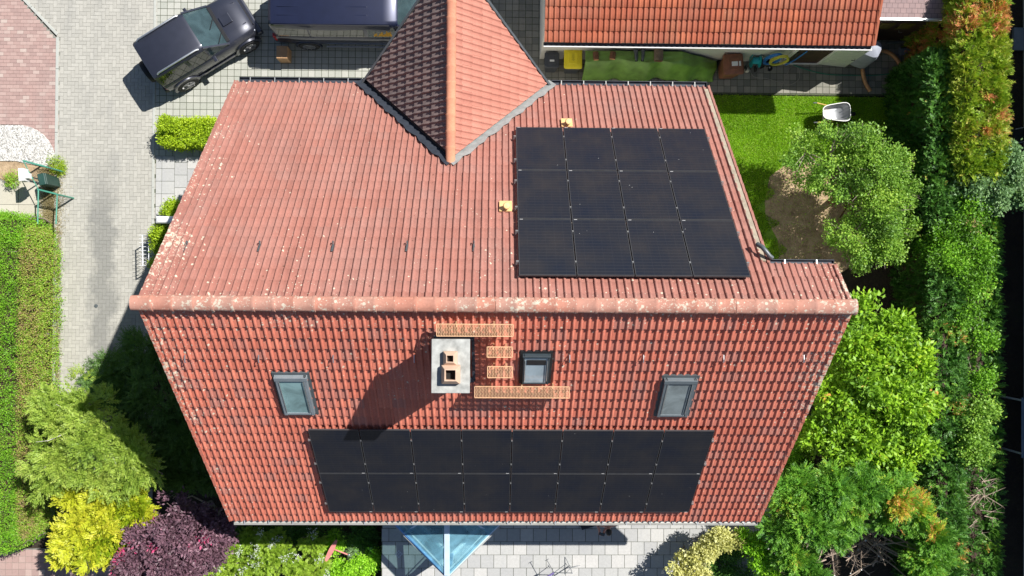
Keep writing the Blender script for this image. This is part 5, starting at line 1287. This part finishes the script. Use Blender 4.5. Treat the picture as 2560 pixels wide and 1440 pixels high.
# ------------------------------------------------------------------ what shows of the neighbour on the right
c = G(2552, 98, .1); m = MB(); m.prism([(G(2533, 70).x, G(2533, 70).y), (20, G(2533, 70).y), (20, G(2533, 126).y), (G(2531, 126).x, G(2531, 126).y)], -.05, .06); tag(m.build('slab_path', plain('blue_grey_slab', (.22, .25, .29), .8)), kind='structure')
c = G(2553, 335, .7); t = thing('folding_chair', (c.x+.15, c.y, 0), 'silver framed garden chair beyond the thuja hedge at the right edge', 'chair', .2)
m = MB(); m.box((0, 0, .42), (.46, .44, .03)); m.build('seat', M_black, t, False)
for sy in (-1, 1): m = MB(); m.tube([(-.25, sy*.22, .62), (.2, sy*.22, .64), (.32, sy*.22, 1.0)], .018, 6); m.tube([(-.22, sy*.22, 0), (-.24, sy*.22, .62)], .014, 6); m.tube([(.22, sy*.22, 0), (.2, sy*.22, .62)], .014, 6); m.build('side_frame', M_alu, t, False)
m = MB(); m.beam((.22, 0, .7), (.33, 0, 1.0), .42, .02); m.build('backrest', M_black, t, False)
c = G(2556, 1070, 2.0); t = thing('garden_pavilion', (c.x+1.2, c.y, 0), 'corner of a pale blue garden pavilion at the right edge', 'pavilion')
m = MB(); m.loft([[(-1.2, -.9, 1.95), (1.2, -.9, 1.95), (1.2, .9, 1.95), (-1.2, .9, 1.95)], [(-.05, -.05, 2.7), (.05, -.05, 2.7), (.05, .05, 2.7), (-.05, .05, 2.7)]]); m.build('canopy', plain('slate_canvas', (.09, .13, .20), .7), t, False)
for sx in (-1, 1):
    for sy in (-1, 1): m = MB(); m.tube([(sx*1.1, sy*.8, 0), (sx*1.1, sy*.8, 1.95)], .03, 8); m.build('post', M_white, t, False)

# ------------------------------------------------------------------ vegetation
def BL(px, py, r, z, rz=None, ry=None):
    c = G(px, py, z); q = PXM(z); return (c.x, c.y, z, r/q, (ry or r)/q, rz if rz else r/q*.8)
def plant(name, label, cat, blobs, mat, n, style='leaf', k=8, L=.07, W=.035, spread=.06, base=.45, amp=.22, jit=.12, depth=.3, lmp=.16, pat=None, pts=None, part='foliage', group=None, stem=True, bark=None, sr=.035, up=.15, inner=.15, nst=None, bg=.20):
    if blobs: cx_ = sum(b[0] for b in blobs)/len(blobs); cy_ = sum(b[1] for b in blobs)/len(blobs)
    else: cx_, cy_ = pts[0][:, 0].mean(), pts[0][:, 1].mean()
    t = thing(name, (cx_, cy_, 0), label, cat, 0, group)
    p, o = pts if pts is not None else blobpts(blobs, n, depth, lmp, up, inner, bg)
    ti = tintof(p, base, amp, 1.7, len(name), jit)
    if pat:
        for q in pat:
            ti = patches(p, ti, q[0], q[1])
    c, d, s, Ls, Ws, tt = clumps(p, o, style, k, L, W, spread, ti)
    leafmesh(part, c, d, s, Ls, Ws, tt, mat, t)
    if stem and blobs:
        m = MB(); rr = random.Random(len(label)); tips = []
        for b in blobs:
            for _ in range(nst or 3): tips.append((b[0]+rr.uniform(-.6, .6)*b[3], b[1]+rr.uniform(-.6, .6)*b[4], b[2]+rr.uniform(0, .6)*b[5]))
        limbs(m, (cx_, cy_, 0), tips, sr, len(label)); m.build('stems', bark or M_barkg, t, smooth=True)
    return t
def W2(l, z=2.0): return [(G(x, y, z).x, G(x, y, z).y, r/PXM(z)) for x, y, r in l]

# clipped hedge at the left
p, o = hedgepts(-17.6, -13.72, -7.7, 2.42, 2.0, 26000, .07, rnd=1)
t = thing('clipped_hedge', (-15.6, -2.6, 0), 'long clipped green hedge with bare brownish side along the driveway', 'hedge')
ti = tintof(p, .50, .16, 1.9, .3, .13)
m_ = (p[:, 0] > -14.0) & (p[:, 2] > .2); q_ = (p[:, 2] > 1.35) & m_; wob = lump(p, 1.7, .2)
ti[m_] = .80+.07*rng.normal(size=m_.sum()); qq = q_ & (rng.random(len(p)) < .42+.6*wob); ti[qq] = .97
c, d, s, Ls, Ws, tt = clumps(p, o, 'leaf', 8, .045, .024, .05, ti); leafmesh('foliage', c, d, s, Ls, Ws, tt, L_hedge, t)
m = MB()
for i in range(26): y = -7.5+i*.39; limbs(m, (-14.1, y, 0), [(-13.85, y+random.uniform(-.2, .2), 1.8), (-14.4, y+random.uniform(-.3, .3), 1.9)], .03, i)
m.build('stems', M_barkg, t, smooth=True)
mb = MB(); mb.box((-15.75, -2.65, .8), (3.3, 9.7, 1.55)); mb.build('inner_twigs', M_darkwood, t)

p, o = hedgepts(-10.42, -8.35, 4.63, 5.42, .85, 3200, .05, .05, 1)
plant('box_hedge', 'low yellow green clipped box hedge beside the grey courtyard paving', 'hedge', None, L_box, 0, 'leaf', 9, .05, .032, .04, .5, .2, pts=(p, o))
plant('box_shrub', 'small yellow green shrub sprouting at the corner of the low box hedge', 'shrub', [BL(418, 312, 17, .95, .22)], L_box, 260, 'leaf', 9, .05, .032, .04)
plant('corner_bush', 'loose yellow green bush by the white pillar at the house corner', 'bush', [BL(400, 578, 26, .7), BL(388, 618, 24, .7), BL(400, 655, 26, .6), BL(430, 560, 20, .7), BL(420, 690, 24, .5), BL(425, 535, 22, .5)], L_box, 2600, 'leaf', 7, .055, .03, .06, .35, .3)
plant('seedling_plant', 'small green plant growing beside the letter box', 'plant', [BL(28, 450, 12, .2, .12)], L_hedge, 120, 'leaf', 8, .06, .02, .04, .65)
plant('weed_tuft', 'green weeds growing between the gravel bed and driveway kerb', 'weeds', [BL(138, 402, 16, .12, .1), BL(148, 425, 10, .1, .08)], L_box, 220, 'leaf', 7, .07, .012, .05, .3, stem=False)

# dark conifer in the shade of the house
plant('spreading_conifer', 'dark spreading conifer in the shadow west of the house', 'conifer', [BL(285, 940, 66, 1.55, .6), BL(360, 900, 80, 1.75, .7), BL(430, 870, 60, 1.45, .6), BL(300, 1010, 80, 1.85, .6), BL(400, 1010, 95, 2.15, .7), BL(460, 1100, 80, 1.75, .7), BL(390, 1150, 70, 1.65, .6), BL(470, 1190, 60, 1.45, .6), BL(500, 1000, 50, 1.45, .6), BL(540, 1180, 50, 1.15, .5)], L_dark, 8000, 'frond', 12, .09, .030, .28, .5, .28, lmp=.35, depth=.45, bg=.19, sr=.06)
plant('juniper', 'pale green juniper with grey bare branches above the golden conifer', 'conifer', [BL(250, 1090, 95, 4.10, .55), BL(150, 1060, 60, 3.80, .4), BL(150, 1140, 75, 3.80, .45), BL(330, 1130, 65, 4.00, .45), BL(210, 1010, 75, 3.80, .45), BL(130, 1010, 45, 3.50, .35), BL(330, 1190, 60, 3.80, .4), BL(250, 1190, 65, 3.70, .4), BL(120, 1200, 45, 3.40, .3), BL(380, 1180, 35, 3.60, .3)], L_junip, 3300, 'frond', 12, .095, .032, .26, .55, .28, lmp=.42, depth=.5, bg=.16, sr=.05, inner=.05, nst=4, up=.5)
m = MB(); jb = G(255, 1072, 3.9)
limbs(m, (jb.x, jb.y, 3.4), [tuple(G(x, y, z_+2.25)) for x, y, z_ in ((90, 1105, 2.15), (180, 1120, 2.2), (290, 1160, 2.25), (235, 1180, 2.2), (140, 1010, 2.0), (300, 1090, 2.3), (110, 1170, 2.0))], .032, 5, .15, 6)
o = m.build('bare_branch', M_galv and plain('silver_bark', (.42, .40, .36), .9), None, smooth=True); jn = [x for x in bpy.data.objects if x.name == 'juniper'][0]; o.data.transform(chain(jn).inverted()); o.parent = jn
plant('golden_thuja', 'bright golden yellow thuja beside the purple shrub', 'conifer', [BL(290, 1245, 78, 3.00, .55), BL(200, 1235, 48, 2.90, .35), BL(240, 1330, 85, 3.00, .6), BL(330, 1260, 62, 2.90, .45), BL(185, 1350, 42, 2.70, .3), BL(170, 1385, 30, 2.50, .25), BL(290, 1370, 48, 2.70, .3), BL(360, 1300, 36, 2.70, .3)], L_yel, 3300, 'frond', 13, .13, .052, .30, .5, .24, lmp=.42, depth=.42, bg=.16, pat=[(W2([(330, 1330, 40), (370, 1250, 40)]), .08)], up=.5)
plant('purple_shrub', 'dark purple leaved shrub in front of the house corner', 'shrub', [BL(470, 1320, 76, 3.40), BL(380, 1350, 58, 3.30), BL(340, 1410, 54, 3.00), BL(440, 1410, 79, 3.30), BL(545, 1320, 37, 3.10), BL(520, 1380, 46, 3.10), BL(430, 1250, 24, 3.50)], L_purp, 4000, 'leaf', 8, .105, .055, .075, .45, .28, lmp=.32, depth=.42, bg=.15, pat=[(W2([(380, 1330, 12), (450, 1440, 35), (320, 1390, 18), (440, 1325, 10), (560, 1305, 12), (345, 1355, 14)]), .98)], sr=.04)
ws = plant('flowering_shrub', 'light green shrub dotted with white flower clusters near the terrace', 'shrub', [BL(620, 1400, 78, 1.0), BL(700, 1395, 70, 1.1), BL(770, 1410, 60, 1.0), BL(560, 1430, 50, .9), BL(660, 1350, 34, 1.1), BL(780, 1350, 24, 1.0)], L_flow, 5200, 'frond', 10, .075, .028, .12, .5, .22, lmp=.2)
cl_, ol_ = [], []
for x, y in ((650, 1335), (635, 1390), (690, 1350), (740, 1392), (640, 1412), (605, 1425), (800, 1400), (640, 1370), (710, 1395), (780, 1335), (815, 1435), (675, 1365), (600, 1380), (545, 1425)):
    for _ in range(16): q = G(x+random.gauss(0, 7), y+random.gauss(0, 7), 1.75+random.uniform(-.1, .1)); cl_.append(tuple(q)); ol_.append((0, 0, 1))
c, d, s, Ls, Ws, tt = clumps(np.array(cl_), np.array(ol_, float), 'leaf', 4, .032, .028, .02, np.full(len(cl_), .5)); leafmesh('flowers', c, d, s, Ls, Ws, tt, L_white, ws)
plant('leafy_perennial', 'fresh bright green leafy perennial next to the dark terrace edge', 'plant', [BL(880, 1420, 50, .7), BL(920, 1400, 30, .6), BL(850, 1440, 40, .7), BL(830, 1350, 26, .7)], L_bright, 2000, 'leaf', 8, .075, .035, .06, .55, .2)
plant('shade_plants', 'dark green shade plants below the south gutter west of the terrace', 'plants', [BL(680, 1325, 40, .35, .25), BL(760, 1325, 45, .35, .25), BL(840, 1325, 45, .4, .3), BL(910, 1335, 40, .4, .3), BL(925, 1370, 30, .4, .3), BL(600, 1330, 35, .4, .3)], L_thuja, 2200, 'leaf', 7, .12, .018, .05, .45, .2, stem=False)
o = plant('strap_leaf_plant', 'clump of pale strap leaved plant between the shade plants and terrace', 'plant', [BL(893, 1378, 18, .45, .2)], L_sage, 160, 'leaf', 6, .16, .02, .04, .75, .15, stem=False)

# apple tree on the lawn
ab = G(2078, 503, 0); ap = [BL(2075, 385, 72, 2.3, .75), BL(2015, 380, 56, 2.0, .55), BL(2040, 440, 50, 2.0, .5), BL(2160, 470, 60, 2.5, .6), BL(2150, 530, 44, 2.3, .5), BL(2150, 370, 62, 2.5, .7), BL(2200, 430, 80, 2.6, .8), BL(2120, 450, 55, 2.4, .6), BL(2260, 480, 44, 2.4, .6), BL(2200, 530, 75, 2.5, .8), BL(2130, 590, 62, 2.2, .7), BL(2200, 610, 62, 2.2, .7), BL(2140, 640, 42, 1.9, .5), BL(2090, 575, 36, 2.0, .4), BL(2245, 570, 38, 2.2, .5)]
t = plant('apple_tree', 'leafy apple tree standing on bare soil at the edge of the lawn', 'tree', ap, L_apple, 5600, 'leaf', 8, .076, .042, .08, .56, .34, lmp=.38, depth=.5, bg=.14,  stem=False, part='crown', inner=.10)
m = MB(); fork = Vector((ab.x+.12, ab.y+.05, 1.1)); m.tube([(ab.x, ab.y, -.05), (ab.x+.05, ab.y, .5), fork], [.12, .10, .09], 10)
limbs(m, fork, [(b[0]*.85+fork.x*.15, b[1]*.85+fork.y*.15, b[2]+.25*b[5]) for b in ap], .055, 3, .3, 6); m.build('trunk', M_bark, t, smooth=True)
m = MB(); rr = random.Random(4)
for b in ap:
    for _ in range(7): u = Vector((rr.gauss(0, 1), rr.gauss(0, 1), rr.uniform(.1, 1))).normalized(); m.tube([(b[0], b[1], b[2]), (b[0]+u.x*b[3]*1.05, b[1]+u.y*b[4]*1.05, b[2]+u.z*b[5]*1.05)], [.018, .004], 5)
m.build('twigs', M_barkg, t)

# hedges at the right
def thuja(name, label, x0, x1, y0, y1, z1, n, mat, base, amp, pat=None, L=.10, W=.034, sp=.20, lmp=.16, k=11):
    p, o = hedgepts(x0, x1, y0, y1, z1, n, lmp, 0, 1); t = thing(name, ((x0+x1)/2, (y0+y1)/2, 0), label, 'hedge')
    ti = tintof(p, base, amp, 1.5, x0, .11)
    for q in (pat or []): ti = patches(p, ti, q[0], q[1])
    o2 = nrm(o+np.array([0, 0, .5])); c, d, s, Ls, Ws, tt = clumps(p, o2, 'frond', k, L, W, sp, ti); leafmesh('foliage', c, d, s, Ls, Ws, tt, mat, t)
    m = MB(); y = y0+.3; i = 0
    while y < y1: limbs(m, ((x0+x1)/2, y, 0), [((x0+x1)/2+random.uniform(-.3, .3), y, z1*.9), (x0+.15, y+.2, z1*.7), (x1-.15, y-.2, z1*.7)], .05, i); y += .7; i += 1
    m.build('stems', M_darkwood, t, smooth=True)
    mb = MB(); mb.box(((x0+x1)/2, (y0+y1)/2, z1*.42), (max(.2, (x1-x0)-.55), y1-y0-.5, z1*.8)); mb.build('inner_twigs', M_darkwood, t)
    return t
thuja('thuja_hedge', 'dark green thuja hedge bordering the lawn below the yellowing hedge', 12.55, 13.45, 2.2, 7.25, 2.9, 7000, L_thuja, .42, .2, L=.085)
thuja('thuja_hedge', 'narrow dark green thuja hedge running south behind the laurel', 12.75, 13.62, -8.9, 2.1, 2.7, 11000, L_thuja, .45, .22, pat=[(W2([(2440, 1390, 45), (2455, 1290, 18), (2425, 1170, 14)], 2.7), .97), (W2([(2400, 830, 40), (2390, 1020, 30)], 2.7), .78)], L=.085)
thuja('yellowing_hedge', 'tall yellowing thuja hedge with orange brown patches in the top right corner', 13.15, 14.42, 3.35, 9.4, 3.4, 9500, L_thujay, .52, .2, pat=[(W2([(2440, 30, 34), (2500, 30, 34), (2520, 60, 24), (2490, 75, 20), (2470, 235, 18), (2505, 290, 13), (2460, 330, 16), (2420, 60, 26)], 3.4), .93)], L=.12, W=.038, sp=.24, lmp=.2)
plant('grey_leaf_bush', 'round leaved grey green bush pushing out of the hedge at the right', 'bush', [BL(2440, 400, 58, 2.8, .5), BL(2505, 395, 48, 2.9, .5), BL(2410, 470, 55, 2.7, .5), BL(2490, 465, 60, 2.8, .5), BL(2545, 430, 36, 2.7, .4), BL(2540, 495, 30, 2.6, .4)], L_sage, 3400, 'leaf', 7, .085, .06, .07, .55, .28, lmp=.36, depth=.45, bg=.15)
plant('elder_bush', 'mid green bush growing through the thuja hedge level with the apple tree', 'bush', [BL(2390, 580, 60, 2.6, .5), BL(2380, 650, 58, 2.6, .5), BL(2440, 640, 48, 2.6, .45), BL(2430, 700, 42, 2.5, .4), BL(2340, 620, 40, 2.2, .4), BL(2420, 780, 40, 2.5, .4), BL(2450, 850, 34, 2.5, .35), BL(2440, 950, 30, 2.5, .3), BL(2430, 520, 40, 2.7, .4)], L_hedge, 3000, 'leaf', 7, .08, .04, .10, .26, .34, lmp=.4, depth=.5, bg=.13, pat=[(W2([(2430, 562, 8)], 3), 1)])
plant('ivy_bush', 'small yellow green leafy bush on the narrow thuja hedge beside the laurel', 'bush', [BL(2440, 1070, 42, 2.6, .35), BL(2430, 1130, 38, 2.6, .35), BL(2450, 1020, 30, 2.5, .3)], L_apple, 1000, 'leaf', 7, .075, .05, .08, .55, .3, lmp=.4, depth=.5, bg=.14)
thuja('far_hedge', 'low shaded hedge along the right edge of the photo', 13.75, 15.0, -9.0, 3.2, 2.2, 8500, L_thuja, .5, .25, L=.085)
# cherry laurel
plant('cherry_laurel', 'big glossy cherry laurel bush pressed against the east gable', 'bush', [BL(2155, 790, 52, 2.50, .8), BL(2210, 830, 60, 2.80, .9), BL(2130, 860, 62, 2.70, .9), BL(2260, 920, 72, 2.80, .9), BL(2160, 940, 80, 3.00, 1.0), BL(2100, 1000, 78, 2.70, .9), BL(2230, 1010, 95, 3.10, 1.0), BL(2060, 1080, 62, 2.40, .8), BL(2150, 1090, 90, 2.90, .9), BL(2270, 1090, 72, 2.70, .9), BL(2220, 1160, 60, 2.50, .8), BL(2310, 1010, 40, 2.60, .7)], L_laurel, 5200, 'leaf', 7, .15, .07, .09, .5, .28, lmp=.34, depth=.42, bg=.18, pat=[(W2([(2290, 980, 12), (2320, 1040, 10), (2190, 780, 6), (2100, 930, 7)]), .98)], sr=.05)
# cypress with the dead middle
cy = plant('cypress', 'spreading green cypress with a bare dead centre below the laurel', 'conifer', [BL(1990, 1240, 70, 3.10, .7), BL(2070, 1220, 66, 3.30, .7), BL(2150, 1225, 60, 3.40, .6), BL(2230, 1235, 56, 3.40, .6), BL(1950, 1310, 58, 2.90, .7), BL(2030, 1300, 70, 3.30, .7), BL(1975, 1390, 55, 2.90, .6), BL(2010, 1440, 45, 2.90, .6), BL(2280, 1275, 45, 3.30, .5), BL(2320, 1330, 38, 3.20, .5), BL(2320, 1400, 42, 3.20, .5), BL(2310, 1450, 45, 3.10, .5), BL(2110, 1290, 42, 3.30, .4), BL(2220, 1300, 26, 3.30, .3)], L_ley, 6200, 'frond', 13, .12, .036, .30, .45, .25, lmp=.36, depth=.45, bg=.17, up=.45, pat=[(W2([(2210, 1240, 34), (2260, 1240, 26), (2300, 1300, 24)], 2.8), .88), (W2([(2225, 1292, 14), (2030, 1340, 9)], 2.8), .98)], sr=.06)
m = MB(); m2 = MB(); cc = G(2150, 1385, 2.0); rr = random.Random(9)
for i in range(46):
    a = rr.uniform(0, 6.283); r0 = rr.uniform(0, .9); x, y = cc.x+math.cos(a)*r0*1.25, cc.y+math.sin(a)*r0*.9; z = rr.uniform(1.0, 2.2)
    b_ = rr.uniform(0, 6.283); L_ = rr.uniform(.35, 1.0); rd = rr.uniform(.010, .030); e = Vector((math.cos(b_)*L_, math.sin(b_)*L_, rr.uniform(-.1, .5)))
    p0 = Vector((x, y, z)); m.tube([p0, p0+e*.5+Vector((0, 0, rr.uniform(-.05, .08))), p0+e], [rd, rd*.8, rd*.55], 6)
    if i % 3 == 0: m2 = MB(); m2.lathe(p0+e, [(.001, -.01), (rd*1.4, -.01), (rd*1.4, .012), (.001, .012)], 8); m2.build('sawn_end', M_white, cy)
    for _ in range(7):
        f = rr.random(); q = p0+e*f; u = Vector((rr.gauss(0, 1), rr.gauss(0, 1), rr.gauss(.4, .7))).normalized()*rr.uniform(.12, .4); m.tube([q, q+u*.5+Vector((0, 0, .02)), q+u], [rd*.35, rd*.25, .003], 4)
m.build('dead_branches', M_twig, cy, smooth=True)
m = MB()
for i in range(20):
    q = Vector(G(2440+rr.uniform(-10, 25), rr.uniform(1190, 1340), 2.4)); u = Vector((rr.uniform(-.5, .7), rr.uniform(-.6, .6), rr.uniform(-.2, .4))); m.tube([q, q+u*.5, q+u], [.014, .01, .003], 5)
    for _ in range(3): u2 = Vector((rr.uniform(-.3, .3), rr.uniform(-.3, .3), .1)); m.tube([q+u*.5, q+u*.5+u2], [.006, .002], 4)
hd2 = [x for x in bpy.data.objects if x.name == 'thuja_hedge.001'][0]; m.build('bare_branches', M_twig, hd2)
plant('variegated_shrub', 'pale cream and green variegated shrub leaning over the terrace', 'shrub', [BL(1800, 1355, 34, 2.60, .35), BL(1770, 1375, 36, 2.60, .35), BL(1735, 1390, 30, 2.50, .3), BL(1700, 1425, 34, 2.40, .35), BL(1740, 1435, 38, 2.50, .35), BL(1845, 1345, 18, 2.40, .25)], L_varieg, 1500, 'leaf', 7, .075, .045, .055, .55, .3, lmp=.34, depth=.5, bg=.11)
plant('dark_shrub', 'shaded dark green shrub between the variegated and the bright shrubs', 'shrub', [BL(1820, 1410, 40, 1.5, .4), BL(1850, 1440, 40, 1.5, .4), BL(1790, 1440, 30, 1.5, .3), BL(1860, 1370, 30, 1.4, .3)], L_thuja, 1500, 'leaf', 7, .055, .03, .06, .5, .25)
plant('bright_shrub', 'bright green shrub right of the gutter end near the frame bottom', 'shrub', [BL(1890, 1365, 28, 2.60, .4), BL(1905, 1400, 32, 2.60, .4), BL(1920, 1435, 30, 2.50, .4), BL(1860, 1330, 14, 2.50, .2)], L_bright, 1000, 'leaf', 7, .075, .04, .055, .3, .28, lmp=.35, depth=.5, bg=.11)
plant('understory_shrub', 'dark leafy undergrowth between the laurel and the house wall', 'shrub', [BL(1990, 1150, 40, 1.2, .6), BL(2010, 1080, 40, 1.2, .6), BL(1960, 1190, 36, 1.2, .5)], L_hedge, 1300, 'leaf', 7, .07, .035, .07, .3, .2)
# added house: stands unseen east of the frame to keep the right edge in shade
nb = thing('shade_house', (19, -6, 0), 'unseen house added east of the hedges for its shade', 'house')
mb = MB(); mb.box((19.5, -.5, 2.7), (5, 25, 5.4)); mb.build('wall', M_plaster, nb)
mb = MB(); mb.loft([[(16.8, y, 5.3), (22.2, y, 5.3), (19.5, y, 7.6)] for y in (-13.2, 12.2)]); mb.build('roof', M_tileS, nb, recalc=True)
